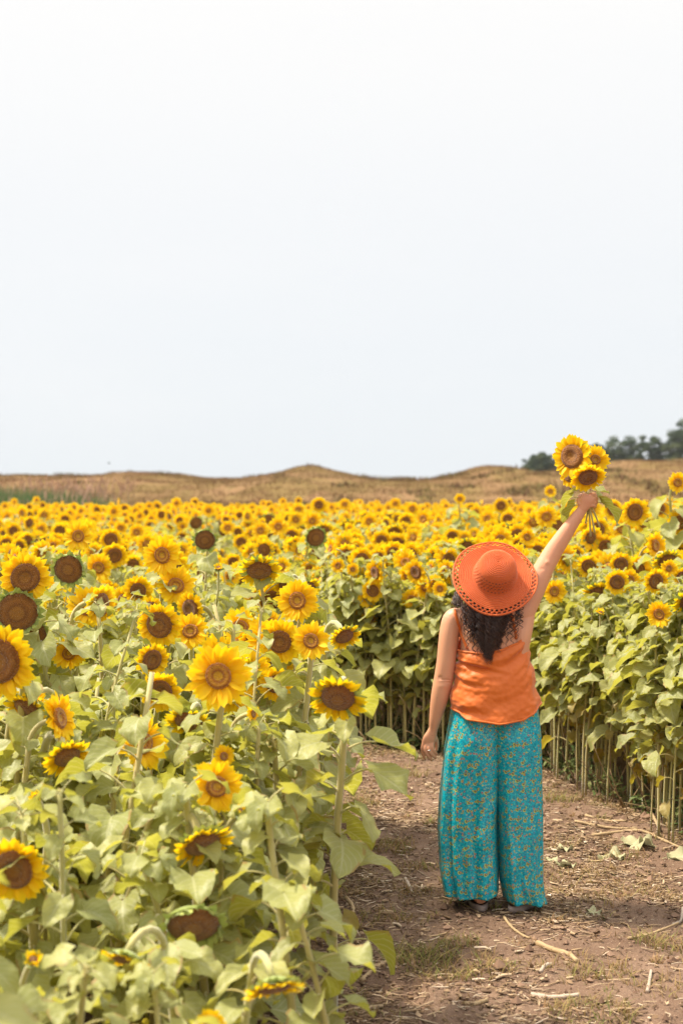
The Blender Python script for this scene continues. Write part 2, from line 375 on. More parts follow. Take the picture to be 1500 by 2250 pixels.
def head(kind, seed, det=2):
    """three MBs (bracts, petals, disc) for a head 0.20 m across, facing +Z, neck joins at z = -0.03"""
    rg = np.random.default_rng(seed); B, Pt, D = MB(), MB(), MB()
    r0 = {'open': 0.035, 'ripe': 0.050, 'nod': 0.055, 'bare': 0.082, 'bud': 0.03}[kind] * rg.uniform(0.93, 1.08)
    l0 = 0.100 - r0 if kind in ('open', 'ripe', 'nod') else 0.04
    seg = {2: 28, 1: 12, 0: 7}[det]
    # disc dome with a raised rim
    rr = np.array([0, .2, .35, .5, .7, .85, .97, 1.04]) if det > 1 else np.array([0, .5, 1.0])
    zz = {'open': np.array([.004, .004, .006, .010, .012, .013, .008, -.004]), 'ripe': np.array([.002, .004, .007, .011, .013, .012, .006, -.006])}.get(kind, np.array([.016, .016, .015, .013, .010, .006, .0, -.008]))
    if det <= 1: zz = zz[[0, 3, 7]]
    th = np.linspace(0, 2 * PI, seg, endpoint=False); sq = 1 + rg.uniform(0, .07) * np.cos(2 * th + rg.uniform(0, 6))
    V = np.stack([np.outer(rr * r0, np.cos(th) * sq), np.outer(rr * r0, np.sin(th) * sq), np.repeat(zz[:, None], seg, 1)], -1).reshape(-1, 3)
    uv = np.stack([np.repeat(rr, seg), np.tile(th, len(rr))], 1)
    D.add(V, grid_faces(len(rr), seg, True), uv, 0.5, 3 if kind == 'open' else 4)
    # receptacle + bracts
    zz2 = np.array([-.034, -.030, -.020, -.008, .0]); r2 = np.array([.010, .5 * r0, .9 * r0, 1.1 * r0, 1.03 * r0])
    if det <= 1: zz2 = zz2[[0, 2, 4]]; r2 = r2[[0, 2, 4]]
    V = np.stack([np.outer(r2, np.cos(th)), np.outer(r2, np.sin(th)), np.repeat(zz2[:, None], seg, 1)], -1).reshape(-1, 3)
    B.add(V, grid_faces(len(r2), seg, True), None, 0.3, 5)
    nb = {2: 16, 1: 9, 0: 0}[det]
    if nb: petals(B, nb, r0 * 1.0, 0.034 if kind not in ('bare', 'bud', 'nod') else 0.042, rg, 0.5 if kind not in ('bare', 'bud') else 3.0, min(det, 1), 5, rows=2 if det > 1 else 1, wmul=2.2)
    if det > 1:
        V = B.V[0]; [v.__iadd__(np.array([0, 0, -0.008])) for v in B.V[1:]]
    if kind in ('open', 'ripe'):
        petals(Pt, {2: 21, 1: 14, 0: 9}[det], r0, l0, rg, 1.0, det, 2, rows=2, wmul={2: 1.35, 1: 1.9, 0: 3.0}[det] * (1.0 if kind == 'open' else 1.25))
    elif kind == 'nod':
        petals(Pt, {2: 20, 1: 14, 0: 9}[det], r0, l0 * 1.2, rg, 1.2, det, 2, rows=2, wmul={2: 1.3, 1: 1.7, 0: 2.6}[det], keep=lambda a, g: g.random() < 0.85)
    elif kind == 'bud':
        petals(Pt, 14, r0 * 0.7, 0.045, rg, 3.5, min(det, 1), 2, rows=1, wmul=2.0)
    return B, Pt, D

# ------------------------------------------------------------------ terrain
def soil_z(x, y):
    return (1 - np.exp(-(((x - 0.70) / .24) ** 4 + ((y - 6.58) / .26) ** 4))) * (0.05 * (vnoise(x * 1.3, y * 1.1, 3) - 0.5) + 0.036 * (vnoise(x * 5, y * 5, 5) - 0.5) + 0.022 * (vnoise(x * 15, y * 15, 8) - 0.5) + 0.010 * (vnoise(x * 40, y * 40, 9) - 0.5))
_fp = [(0.42 + .32 * i + (-1) ** i * .09 - .12 * i, 9.6 - .55 * i, .15 * (-1) ** i) for i in range(6)] + [(1.25 + .05 * i + (-1) ** i * .08, 8.2 - .5 * i, .1) for i in range(6)] + [(.35 + .08 * (-1) ** i, 5.0 + .35 * i, 0) for i in range(4)]
_sz = soil_z
def soil_z(x, y):
    z = _sz(x, y)
    for fx, fy, fa in _fp:
        u = (x - fx) * math.cos(fa) - (y - fy) * math.sin(fa); v = (x - fx) * math.sin(fa) + (y - fy) * math.cos(fa); d = (u / .052) ** 2 + (v / .145) ** 2
        z = z - .022 * np.exp(-d ** 2) + .008 * np.exp(-((np.sqrt(d) - 1.35) / .25) ** 2)
    return z
def axis(segs):
    return np.unique(np.round(np.concatenate([np.arange(a, b, s) for a, b, s in segs]), 4))
xs = axis([(-900, -60, 60), (-60, -8, 4), (-8, -0.5, 0.25), (-0.5, 2.6, 0.022), (2.6, 8, 0.25), (8, 60, 4), (60, 960, 60)])
ys = axis([(-100, 2, 10), (2, 4.8, 0.2), (4.8, 11.2, 0.022), (11.2, 20, 0.4), (20, 60, 4), (60, 2000, 97)])
Xg, Yg = np.meshgrid(xs, ys)
fade = np.clip((Xg + 3) / 2, 0, 1) * np.clip((6 - Xg) / 2, 0, 1) * np.clip((Yg) / 3, 0, 1) * np.clip((16 - Yg) / 3, 0, 1)
Zg = soil_z(Xg, Yg) * fade - np.clip((Yg - 60) / 400, 0, 3)
g = MB(); g.add(np.stack([Xg, Yg, Zg], -1).reshape(-1, 3), grid_faces(len(ys), len(xs)), np.stack([Xg.ravel(), Yg.ravel()], 1))
a = MT('soil'); co = a.pos()
c = a.ramp(a.noise(2.2, co, 6, 0.6), [(0.30, (0.135, 0.083, 0.055)), (0.52, (0.225, 0.145, 0.098)), (0.72, (0.32, 0.215, 0.150))])
c = a.mix(a.math('MULTIPLY', a.noise(38, co, 5, 0.7), 0.6), c, (0.115, 0.065, 0.045, 1))
sp_ = a.n('ShaderNodeTexVoronoi'); sp_.inputs['Scale'].default_value = 90; a.l(co, sp_.inputs['Vector'])
c = a.mix(a.math('MULTIPLY', a.math('LESS_THAN', sp_.outputs['Distance'], 0.22), 0.45), c, (0.42, 0.31, 0.22, 1))
a.set(col=c, rough=0.95, spec=0.15); a.bump(a.math('ADD', a.noise(30, co, 6, 0.7), a.math('MULTIPLY', a.noise(140, co, 3), 0.4)), 0.8, 0.02)
ground = g.obj('ground', a.m); tag(ground, 'bare brown trodden soil of the field path', kind='structure')
def gz(x, y):
    x = np.asarray(x, float); y = np.asarray(y, float)
    f = np.clip((x + 3) / 2, 0, 1) * np.clip((6 - x) / 2, 0, 1) * np.clip(y / 3, 0, 1) * np.clip((16 - y) / 3, 0, 1)
    return soil_z(x, y) * f

# hill behind the field
CP = [(-900, 1046), (-300, 1052), (-100, 1040), (0, 1045), (60, 1051), (100, 1045), (200, 1047), (250, 1050), (330, 1037), (400, 1042), (470, 1054), (560, 1055), (620, 1041), (660, 1026), (690, 1022), (740, 1036), (820, 1056), (930, 1058), (1000, 1041), (1045, 1025), (1075, 1023), (1120, 1036), (1160, 1042), (1230, 1033), (1300, 1025), (1350, 1012), (1400, 1010), (1440, 1014), (1500, 1008), (1700, 1000), (2400, 1020)]
cpx = np.array([p[0] for p in CP], float); cpy = np.array([p[1] for p in CP], float)
def crest(px):
    k = np.linspace(-10, 10, 5); return np.mean([np.interp(px + d, cpx, cpy) for d in k], 0)
def hill_z(x, y):
    px = 750 + x * FPX / 110.0
    top = CAMZ + (HOR - crest(px)) / FPX * 110
    base = np.interp(y, [43, 50, 62, 80, 100], [-0.3, 0.55, 1.25, 2.1, 2.75])
    ridge = np.exp(-((y - 110) / 16.0) ** 2)
    f = np.clip((y - 62) / 48, 0, 1) ** 1.2
    z = np.where(y < 110, base * (1 - f) + top * f, top - (y - 110) * 0.03)
    z = np.where(y > 150, top - 1.2, z)
    return z + 0.09 * (vnoise(x * 0.35, y * 0.2, 21) - 0.5) * np.clip((y - 43) / 10, 0, 1) * np.clip((118 - y) / 20, 0, 1) * 2
xs = axis([(-220, -40, 6), (-40, 40, 0.5), (40, 220, 6)]); ys = axis([(43, 125, 0.7), (125, 420, 15)])
Xg, Yg = np.meshgrid(xs, ys); g = MB(); g.add(np.stack([Xg, Yg, hill_z(Xg, Yg)], -1).reshape(-1, 3), grid_faces(len(ys), len(xs)))
DRY = [(0.0, (0.11, 0.058, 0.036)), (0.3, (0.19, 0.098, 0.052)), (0.5, (0.17, 0.118, 0.042)), (0.62, (0.225, 0.130, 0.066)), (0.8, (0.125, 0.118, 0.036)), (1.0, (0.27, 0.165, 0.088))]
a = MT('hill_turf'); mp_ = a.n('ShaderNodeMapping'); mp_.inputs['Scale'].default_value = (1, .25, 1); a.l(a.pos(), mp_.inputs['Vector']); c = a.ramp(a.math('ADD', a.math('MULTIPLY', a.noise(0.3, mp_.outputs[0], 5, 0.6), 0.8), a.math('MULTIPLY', a.noise(2.2, a.pos(), 4, 0.7), 0.3)), DRY)
a.set(col=c, rough=0.95, spec=0.05); a.bump(a.noise(4, a.pos(), 5), 0.8, 0.1)
tag(g.obj('hill', a.m), 'low rolling hill of dry brown grass', kind='structure')

def blades(mb, X, Y, Z, h, wd, lean, nseg, rg, var):
    """many single grass blades, vectorised"""
    n = len(X); t = np.linspace(0, 1, nseg + 1); az = rg.uniform(0, 2 * PI, n); le = lean * rg.uniform(0.3, 1.0, n)
    dx, dy = np.cos(az), np.sin(az); hx = h[:, None] * t * (1 - 0.25 * le[:, None] * t); ox = h[:, None] * le[:, None] * t ** 2
    cx = X[:, None] + dx[:, None] * ox; cy = Y[:, None] + dy[:, None] * ox; cz = Z[:, None] + hx
    a2 = az + PI / 2 + rg.uniform(-.8, .8, n); ww = wd[:, None] * (1 - t ** 1.6 * 0.96) / 2
    V = np.stack([np.stack([cx + sgn * np.cos(a2)[:, None] * ww, cy + sgn * np.sin(a2)[:, None] * ww, cz], -1) for sgn in (-1, 1)], 2)
    k = (nseg + 1) * 2
    F1 = np.array([[2 * i, 2 * i + 1, 2 * i + 3, 2 * i + 2] for i in range(nseg)])
    F = (F1[None] + (np.arange(n) * k)[:, None, None]).reshape(-1, 4)
    mb.add(V.reshape(-1, 3), F, None, np.repeat(var, k))
# hill grass (nobody could count it)
rg = np.random.default_rng(3)
n = 170000
Yb = 46 + 66 * rg.random(n) ** 1.25; Xb = rg.uniform(-0.30, 0.30, n) * Yb
clump = vnoise(Xb * 0.9, Yb * 0.9, 31); keep = clump > rg.random(n) * 0.5; Xb, Yb, clump = Xb[keep], Yb[keep], clump[keep]
Zb = hill_z(Xb, Yb) - 0.03; mb = MB()
big = .12 * np.clip((Yb - 80) / 25, 0, 1) + .6 * vnoise(Xb * 0.22, Yb * 0.05, 33) + .4 * vnoise(Xb * .8, Yb * .15, 34)
blades(mb, Xb, Yb, Zb, rg.uniform(0.08, 0.24, len(Xb)) * (0.6 + 0.5 * clump), rg.uniform(0.015, 0.04, len(Xb)), 0.5, 2, rg, np.clip(0.75 * big + 0.25 * rg.random(len(Xb)), 0, 1))
n = 9000; Yc = 50 + 62 * rg.random(n); Xc = rg.uniform(-.3, .3, n) * Yc; k = vnoise(Xc * .5, Yc * .2, 91) > .74; Xc, Yc = Xc[k], Yc[k]
for q in range(5): blades(mb, Xc + rg.normal(0, .12, len(Xc)), Yc + rg.normal(0, .2, len(Xc)), hill_z(Xc, Yc), rg.uniform(.15, .40, len(Xc)), rg.uniform(.03, .08, len(Xc)), .7, 2, rg, rg.choice([.02, .1, .8, .85], len(Xc)))
tag(mb.obj('hill_grass', mat_var('dry_grass', DRY, 0.9, 0.2)), 'dry brown and olive grass covering the hill', 'grass', kind='stuff')
# purplish dock and weed fringe along the foot of the hill
mb = MB(); n = 36000; Xb = rg.uniform(-13.5, 13.5, n); Yb = rg.uniform(42.8, 49, n)
hh = (0.45 + 0.9 * vnoise(Xb * 0.7, Yb * 0.6, 41)) * rg.uniform(0.55, 1.0, n) * np.interp(Xb, [-13, -8.5, -6.5, 10, 13], [.45, .55, 1.1, 1.0, 0.8]) * 1.25
Zb = np.maximum(hill_z(Xb, Yb), 0) - 0.02
blades(mb, Xb, Yb, Zb, hh, rg.uniform(0.012, 0.035, n), 0.35, 3, rg, np.clip(0.5 * vnoise(Xb * .6, Yb * .6, 44) + 0.5 * rg.random(n), 0, 1))
tag(mb.obj('weed_fringe', mat_var('fringe_weeds', [(0.0, (0.10, 0.042, 0.034)), (0.35, (0.17, 0.078, 0.052)), (0.6, (0.24, 0.115, 0.07)), (0.82, (0.15, 0.12, 0.045)), (1.0, (0.32, 0.18, 0.11))], 0.9, 0.15)), 'rust brown weeds along the foot of the hill', 'weeds', kind='stuff')
# reeds at the left, green below and pinkish plumes above
mb = MB(); n = 24000; Xb = rg.uniform(-12.6, -7.4, n); Yb = rg.uniform(42.6, 50, n)
k = rg.random(n) < np.interp(Xb, [-12.6, -8.6, -7.4], [1, .8, .1]) * (0.35 + 0.65 * vnoise(Xb * 1.1, Yb * 0.3, 51)); Xb, Yb = Xb[k], Yb[k]; n = len(Xb)
blades(mb, Xb, Yb, np.maximum(hill_z(Xb, Yb), 0) - .02, rg.uniform(0.9, 1.75, n) * np.interp(Xb, [-12, -7.4], [1.06, 0.85]), rg.uniform(0.02, 0.045, n), 0.28, 4, rg, rg.uniform(0, 0.5, n))
n2 = 800; Xp = rg.uniform(-12.8, -8.2, n2); Yp = rg.uniform(44, 58, n2); Zp = np.maximum(hill_z(Xp, Yp), 0)
blades(mb, Xp, Yp, Zp + rg.uniform(0.7, 1.35, n2), rg.uniform(0.2, 0.4, n2), rg.uniform(0.04, 0.09, n2), 0.5, 3, rg, rg.uniform(0.75, 1, n2))
blades(mb, Xp, Yp, Zp, rg.uniform(0.9, 1.5, n2), rg.uniform(0.01, 0.02, n2), 0.1, 2, rg, rg.uniform(0.6, .75, n2))
tag(mb.obj('reeds', mat_var('reed', [(0.0, (0.065, 0.13, 0.045)), (0.5, (0.17, 0.25, 0.09)), (0.7, (0.33, 0.21, 0.13)), (1.0, (0.42, 0.26, 0.18))], 0.8, 0.2)), 'grey green reeds with pinkish plumes at far left', 'reeds', kind='stuff')

# ------------------------------------------------------------------ trees on the far right skyline
M_BARK = mat_plain('bark', (0.05, 0.04, 0.035), (0.10, 0.08, 0.065), 3, 0.9, 0.5)
M_CROWN = mat_var('oak_foliage', [(0.0, (0.028, 0.055, 0.030)), (0.5, (0.055, 0.088, 0.040)), (1.0, (0.115, 0.145, 0.055))], 0.7, 0.15, 0.3)
def tree(cx_px, top_px, wid_px, Yt, base_z, seed, label, lean=0.0):
    rg = np.random.default_rng(seed)
    c = at(cx_px, top_px, Yt); H = c.z - base_z; W = wid_px / FPX * Yt
    root = link('oak_tree', None); root.location = (c.x, Yt, base_z)
    tag(root, label, 'tree', 'trees on the skyline at the right')
    tr = MB(); fo = MB(); tips = []
    trunk = spline([(0, 0, -0.3), (0.1 * lean, 0, H * 0.22), (lean * 0.4, 0.1, H * 0.45), (lean * 0.7, 0, H * 0.75)], 10)
    V, F, uv = tube(trunk, np.linspace(0.045 * H, 0.012 * H, 10), 9); tr.add(V, F, uv)
    for i in range(16):
        f = rg.uniform(0.3, 0.98); p = trunk[int(f * 9)]; az = 2.4 * i + rg.uniform(-.4, .4); ln = W * rg.uniform(0.28, 0.5) * (1.15 - 0.5 * f)
        el = rg.uniform(0.05, 0.9)
        q = p + np.array([math.cos(az) * math.cos(el), math.sin(az) * math.cos(el), math.sin(el)]) * ln
        md = (p + q) / 2 + rg.uniform(-.1, .1, 3) * ln + np.array([0, 0, -0.06 * ln])
        br = spline([p, md, q], 6); V, F, uv = tube(br, np.linspace(0.014 * H, 0.004 * H, 6), 5); tr.add(V, F, uv)
        tips += [md, q]
        for k in range(3):
            q2 = q * rg.uniform(.6, 1) + md * 0 + p * 0; q2 = br[3 + k % 3] + rg.normal(0, 1, 3) * ln * 0.3 + np.array([0, 0, 0.1 * ln])
            V, F, uv = tube(spline([br[3], (br[3] + q2) / 2, q2], 4), np.linspace(0.006 * H, 0.002 * H, 4), 4); tr.add(V, F, uv); tips.append(q2)
    cl = []
    for i in range(64):
        a = rg.uniform(0, 2 * PI); u = rg.uniform(-0.9, 1); r = math.sqrt(max(0.05, 1 - u * u)) * rg.uniform(0.55, 1)
        cl.append(np.array([math.cos(a) * r * W * 0.46, math.sin(a) * r * W * 0.40, H * (0.58 + 0.36 * u * (0.85 + 0.15 * math.cos(a * 3 + seed)))]))
    cents = np.array(tips + cl)
    cents[:, 2] = np.clip(cents[:, 2], H * 0.18, H * 0.97)
    cnt = 210
    Cc = np.repeat(cents, cnt, 0); rad = np.repeat(rg.uniform(0.035, 0.09, len(cents)) * W * 1.15, cnt)[:, None]
    Pn = Cc + nrm(rg.normal(0, 1, Cc.shape)) * rad * rg.random((len(Cc), 1)) ** 0.4 * np.array([1.2, 1.2, 0.75])
    s = rg.uniform(0.07, 0.16, len(Pn))[:, None] * (W / 9) ** 0.4
    A = nrm(rg.normal(0, 1, Pn.shape)); B = nrm(np.cross(A, rg.normal(0, 1, Pn.shape)))
    V = np.stack([Pn - A * s, Pn + B * s * 0.6, Pn + A * s, Pn - B * s * 0.6], 1).reshape(-1, 3)
    fo.add(V, np.arange(len(Pn) * 4).reshape(-1, 4), None, np.repeat(np.clip(np.repeat(rg.uniform(0, .8, len(cents)), cnt) + rg.uniform(-.2, .3, len(Pn)), 0, 1), 4))
    tr.obj('trunk', M_BARK, root); fo.obj('crown', M_CROWN, root)
tree(1188, 989, 92, 250, 2.5, 11, 'small dark oak standing alone, leftmost of the skyline trees')
tree(1284, 971, 104, 262, 2.5, 12, 'oak half hidden behind the raised bunch of sunflowers')
tree(1360, 951, 108, 255, 3.0, 13, 'broad oak just right of the raised bunch of sunflowers')
tree(1428, 950, 88, 250, 3.0, 16, 'round oak between the broad oak and the tall oak at the edge')
tree(1511, 910, 124, 245, 3.0, 14, 'tallest oak, cut by the right edge of the photo', 0.3)

# ------------------------------------------------------------------ sunflower library
NECK = {'open': R(82), 'ripe': R(98), 'nod': R(132), 'bare': R(108), 'bud': R(40), 'none': 0.0}
HEADS = {}
for k, ns in (('open', 4), ('ripe', 4), ('nod', 3), ('bare', 2), ('bud', 2)):
    HEADS[k] = []
    for i in range(ns):
        B, Pt, D = head(k, 100 + i * 7 + len(k))
        HEADS[k].append((B.mesh('calyx', PM), Pt.mesh('petals', PM) if Pt.n else None, D.mesh('seed_disc', PM)))
STEMS = {}
for hh in (0.8, 1.2, 1.6):
    for k, ng in NECK.items():
        STEMS[(hh, k)] = []
        for i in range(3 if k in ('open', 'ripe') else 2):
            lowf = {0.8: 0.15, 1.2: 0.2, 1.6: 0.48}[hh]
            st, fo, tip, d = plant(hh, ng + rng.uniform(-.1, .1), int(rng.integers(1e6)), 2, lowf, headless=(k == 'none'))
            STEMS[(hh, k)].append((st.mesh('stem', PM), fo.mesh('foliage', PM), tip, d))

PLANTS = []       # records: root, px, py, kind, dia, X, Y, z
def add_sunflower(head_pos, dia, kind, yaw, rg, tilt=0.0, hero=None, tall=False):
    """head_pos: world centre of the head; the plant is stood under it"""
    X, Y, Z = head_pos
    hh = 1.6 if (tall or X > -0.1 and Y > 7 or Y > 10) else min((0.8, 1.2, 1.6), key=lambda q: abs(q - Z))
    lst = STEMS[(hh, kind)]; i = int(rg.integers(len(lst))); st, fo, tip, d = lst[i]
    s = Z / tip[2]
    Rz = rotz(yaw); off = Rz @ (tip + d * 0.03) * s
    root = link('sunflower', None)
    bx, by = X - off[0], Y - off[1]
    root.location = (bx, by, float(gz(bx, by)) - 0.004); root.rotation_euler = (0, 0, yaw); root.scale = (s, s, s)
    a = link('stem', st, root); b = link('foliage', fo, root); b.rotation_euler = (0, 0, 0)
    if kind != 'none':
        hl = HEADS[kind]; c, p, q = hl[int(rg.integers(len(hl)))]
        hd = link('flower_head', c, root); hs = dia * 1.13 / 0.2 / s
        dd = Vector(d); 
        M = Matrix.Rotation(tilt, 3, 'X') @ Vector(dd).to_track_quat('Z', 'Y').to_matrix() @ Matrix.Rotation(rg.uniform(0, 6.28), 3, 'Z')
        hd.rotation_euler = M.to_euler(); hd.scale = (hs, hs, hs)
        hd.location = Vector(tip) + M @ Vector((0, 0, 0.030 * hs))
        if p is not None: link('petals', p, hd)
        link('seed_disc', q, hd)
    PLANTS.append(dict(root=root, px=750 + X / Y * FPX, py=HOR + (CAMZ - Z) / Y * FPX, kind=kind, dia=dia, X=X, Y=Y, Z=Z, yaw=yaw, hero=hero))
    return root

# heads read off the photograph: px, py, diameter in px, kind, yaw deg (0 = faces the camera, + = turns to our right), distance (0 = from size), what it looks like
H_ = [
 (172,1183,64,'open',5,0,''),(117,1200,44,'open',-10,0,''),(56,1268,108,'ripe',8,0,'very large ripe sunflower with a dented rim of petals'),
 (150,1249,72,'bare',0,7.2,'bare oval brown seed head without petals, standing alone on its stalk'),(217,1248,62,'open',4,0,''),(251,1219,56,'ripe',12,0,''),
 (235,1295,54,'open',0,0,''),(243,1184,50,'ripe',20,0,''),(356,1213,84,'open',6,0,'big open sunflower, highest large bloom of the left field'),
 (303,1290,66,'ripe',0,7.6,''),(387,1288,84,'open',0,0,''),(330,1330,58,'ripe',-8,7.4,''),(38,1345,92,'bare',4,6.2,'large bare brown seed head at the left edge of the photo'),
 (70,1389,66,'bare',20,6.4,'ragged bare seed head just under the larger one'),(350,1372,100,'ripe',-6,6.3,'huge dark ripe sunflower behind a leafy stalk'),
 (418,1384,80,'open',4,6.6,''),(2,1448,165,'ripe',-12,5.0,'huge sunflower cut by the left edge with a leaf across it'),(152,1448,74,'open',-4,6.4,'small fresh sunflower alone among leaves'),
 (335,1458,74,'ripe',22,6.2,''),(480,1491,138,'open',0,5.0,'largest fully open sunflower facing the camera in the left field'),
 (605,1499,74,'ripe',14,6.0,''),(614,1409,98,'ripe',-4,6.2,'dark wide seed head beside a fresh yellow bloom'),(683,1420,82,'open',2,5.9,''),
 (653,1327,92,'open',-3,6.4,''),(570,1236,86,'nod',4,7.4,'nodding sunflower with petals hanging like a skirt'),(514,1234,42,'ripe',-10,0,''),
 (528,1372,80,'open',0,7.0,''),(592,1368,60,'open',10,7.2,''),(630,1280,62,'nod',-20,7.6,''),(676,1292,56,'nod',20,7.8,''),
 (758,1388,66,'nod',26,6.6,'nodding sunflower at the right edge of the left field'),(742,1520,118,'nod',-8,4.9,'large sunflower by the path with a leaf over its disc'),
 (562,1574,44,'open',62,5.4,'small sunflower seen from the side, half closed'),(497,1668,50,'open',28,5.0,'tiny sunflower low among the leaves'),
 (128,1580,112,'open',72,5.0,'sunflower seen edge on with its face to the right'),(150,1665,100,'nod',30,4.9,''),(58,1545,95,'nod',-24,5.2,''),
 (414,1580,95,'nod',-10,5.4,''),(30,1908,150,'ripe',-6,4.0,'low ripe sunflower at the left edge with a leaf across its disc'),
 (425,2012,132,'bare',6,4.0,'dark withered seed head hanging low with green bracts'),(268,2085,104,'nod',-28,3.7,'hanging sunflower seen from above with orange petals pointing down'),
 (604,2150,124,'nod',22,3.6,'drooping sunflower near the bottom with its petals pointing down'),(462,2252,72,'open',20,3.6,'yellow petals just showing at the bottom edge of the photo'),
 (450,1185,46,'bare',0,9.5,'upright stalk with a nodding dark head and curled bracts'),(400,1180,30,'ripe',0,0,''),(480,1218,32,'ripe',20,0,''),(305,1115,18,'open',25,34,''),(43,1120,17,'open',0,36,''),(520,1117,14,'open',0,38,''),
 (300,1338,30,'none',0,5.6,'tall headless leafy stalk rising before the huge dark sunflower'),(574,1340,30,'none',40,5.9,'tall headless stalk left of the fresh bloom near the middle'),(513,1385,20,'none',90,6.2,'thin headless stalk above the biggest bloom'),
 (334,1478,20,'none',10,4.9,'bent headless stalk crossing the left block'),(131,1742,24,'none',60,4.0,'cut thick stalk low at the left'),(470,1328,20,'none',120,6.8,'headless stalk with small leaves, fourth of the tall ones'),(636,1935,20,'none',200,4.1,'short cut stalk among leaves near the path'),(1466,1500,20,'none',0,7.9,'pale leafy top without flower at the right edge'),
 (985,1222,52,'ripe',-6,11.0,'round ripe sunflower touching the left side of the straw hat'),(993,1178,40,'ripe',0,0,''),(966,1290,34,'open',-8,10.15,'small sunflower just left of the hat brim'),(944,1236,32,'open',-60,11.0,'sunflower turned aside, left of the hat'),
 (1200,1138,50,'open',0,0,'open sunflower between hat and raised forearm'),(1137,1166,54,'ripe',-4,0,''),(1158,1182,38,'open',6,11,''),(1025,1190,44,'nod',0,11.5,'sunflower peeping over the top of the straw hat'),
 (1209,1080,27,'open',4,17,'small sunflower raised above the others, left of the forearm'),(1010,1096,24,'open',0,18,'lone sunflower poking above the field over the hat'),
 (1329,1209,56,'ripe',-2,0,''),(1366,1167,54,'open',0,0,''),(1394,1115,62,'ripe',4,0,'large sunflower with petals folded over the top of its disc'),(1293,1240,52,'ripe',-8,9.5,''),(1355,1272,54,'ripe',4,8.7,''),
 (1384,1266,46,'open',10,8.9,''),(1364,1232,52,'ripe',0,9.3,''),(1217,1303,52,'open',4,9.45,'sunflower right of the upper arm, alone above the leaves'),(1447,1343,56,'open',-6,7.85,'lowest bright sunflower of the right field, alone among leaves'),
 (1441,1272,56,'ripe',6,8.2,''),(1437,1194,62,'open',40,0,''),(1489,1058,46,'open',8,11,'tallest sunflower, standing above the field at the right edge'),(1492,1142,60,'ripe',10,0,''),
 (1470,1243,38,'open',0,8.4,''),(1312,1160,52,'ripe',6,0,'sunflower behind the hanging stems of the bunch'),(1449,1116,46,'ripe',0,0,''),(1345,1118,44,'ripe',12,0,'sunflower right of the fist, behind the dangling leaf'),(1405,1165,36,'open',10,0,''),
 (1318,1346,36,'bud',-10,8.7,'half opened yellow bud among the right field leaves'),(1474,1185,40,'open',0,0,''),(1500,1255,44,'ripe',0,8.4,''),
 (742,1244,32,'open',-14,10.6,'left one of two small sunflowers side by side'),(775,1253,28,'open',6,10.55,'right one of two small sunflowers side by side'),(727,1204,46,'open',-65,11.4,'sunflower turned aside above the two small ones'),
 (693,1180,48,'bare',20,12.0,''),(686,1144,40,'open',-8,0,''),(700,1108,34,'ripe',10,18,''),(757,1108,26,'open',0,0,''),(811,1147,36,'open',4,0,''),(611,1158,42,'open',0,0,''),(572,1166,38,'open',-4,0,''),
 (838,1184,46,'ripe',-4,0,''),(871,1192,46,'ripe',2,0,''),(930,1140,38,'open',-30,0,''),(830,1216,42,'ripe',0,11.2,''),(763,1150,36,'nod',4,0,''),(710,1160,44,'nod',14,0,''),(866,1163,42,'nod',0,0,''),
 (1100,1110,34,'ripe',0,0,''),(1070,1140,36,'open',-10,0,''),(1115,1140,38,'ripe',12,0,''),(1045,1125,30,'open',0,0,''),(960,1165,32,'open',0,0,''),(1232,1118,36,'open',4,0,''),(1262,1215,42,'ripe',0,11.0,'sunflower just right of the raised elbow'),
 (1040,1160,36,'ripe',0,0,''),(1180,1205,44,'ripe',0,11.6,''),(1300,1118,40,'open',0,0,''),(1418,1148,44,'ripe',-12,0,''),(868,1107,26,'open',0,0,''),(905,1118,30,'open',20,0,''),
 (90,1163,34,'open',0,0,''),(30,1165,36,'ripe',0,0,''),(143,1140,30,'ripe',0,0,''),(15,1195,44,'ripe',0,0,''),(300,1170,36,'open',10,0,''),(330,1155,28,'ripe',0,0,''),(205,1143,26,'open',0,0,''),
 (265,1160,30,'open',0,0,''),(500,1160,32,'open',0,0,''),(530,1190,36,'ripe',0,0,''),(546,1150,30,'open',-20,0,''),(640,1175,40,'ripe',0,0,''),(655,1120,30,'open',0,0,''),
]
heroes = []
for (px, py, dp, k, yaw, Yd, desc) in H_:
    Y = Yd or FPX * (0.205 if k == 'open' else 0.215) / dp
    Y = min(Y, 40.0)
    heroes.append((px, py, dp, k, yaw, Y, desc))
for i, (px, py, dp, k, yaw, Y, desc) in enumerate(heroes):
    rgh = np.random.default_rng(900 + i); p = at(px, py, Y); dia = dp / FPX * Y
    if k == 'none': p.z = max(p.z, .6)
    if k == 'bare': dia *= 0.98
    add_sunflower(p, dia, k, R(yaw), rgh, tilt=(0.30 if (k == 'nod' and Y < 4.3) else 0.22 if (k == 'bare' and Y < 4.5) else -0.15 if k in ('bare',) else 0.0) + rgh.uniform(-.08, .08), hero=desc or None)

add_sunflower(at(-95, 1985, 2.6), .1, 'none', R(200), np.random.default_rng(4), hero='nearest leafy stalk, out of focus at the lower left edge')
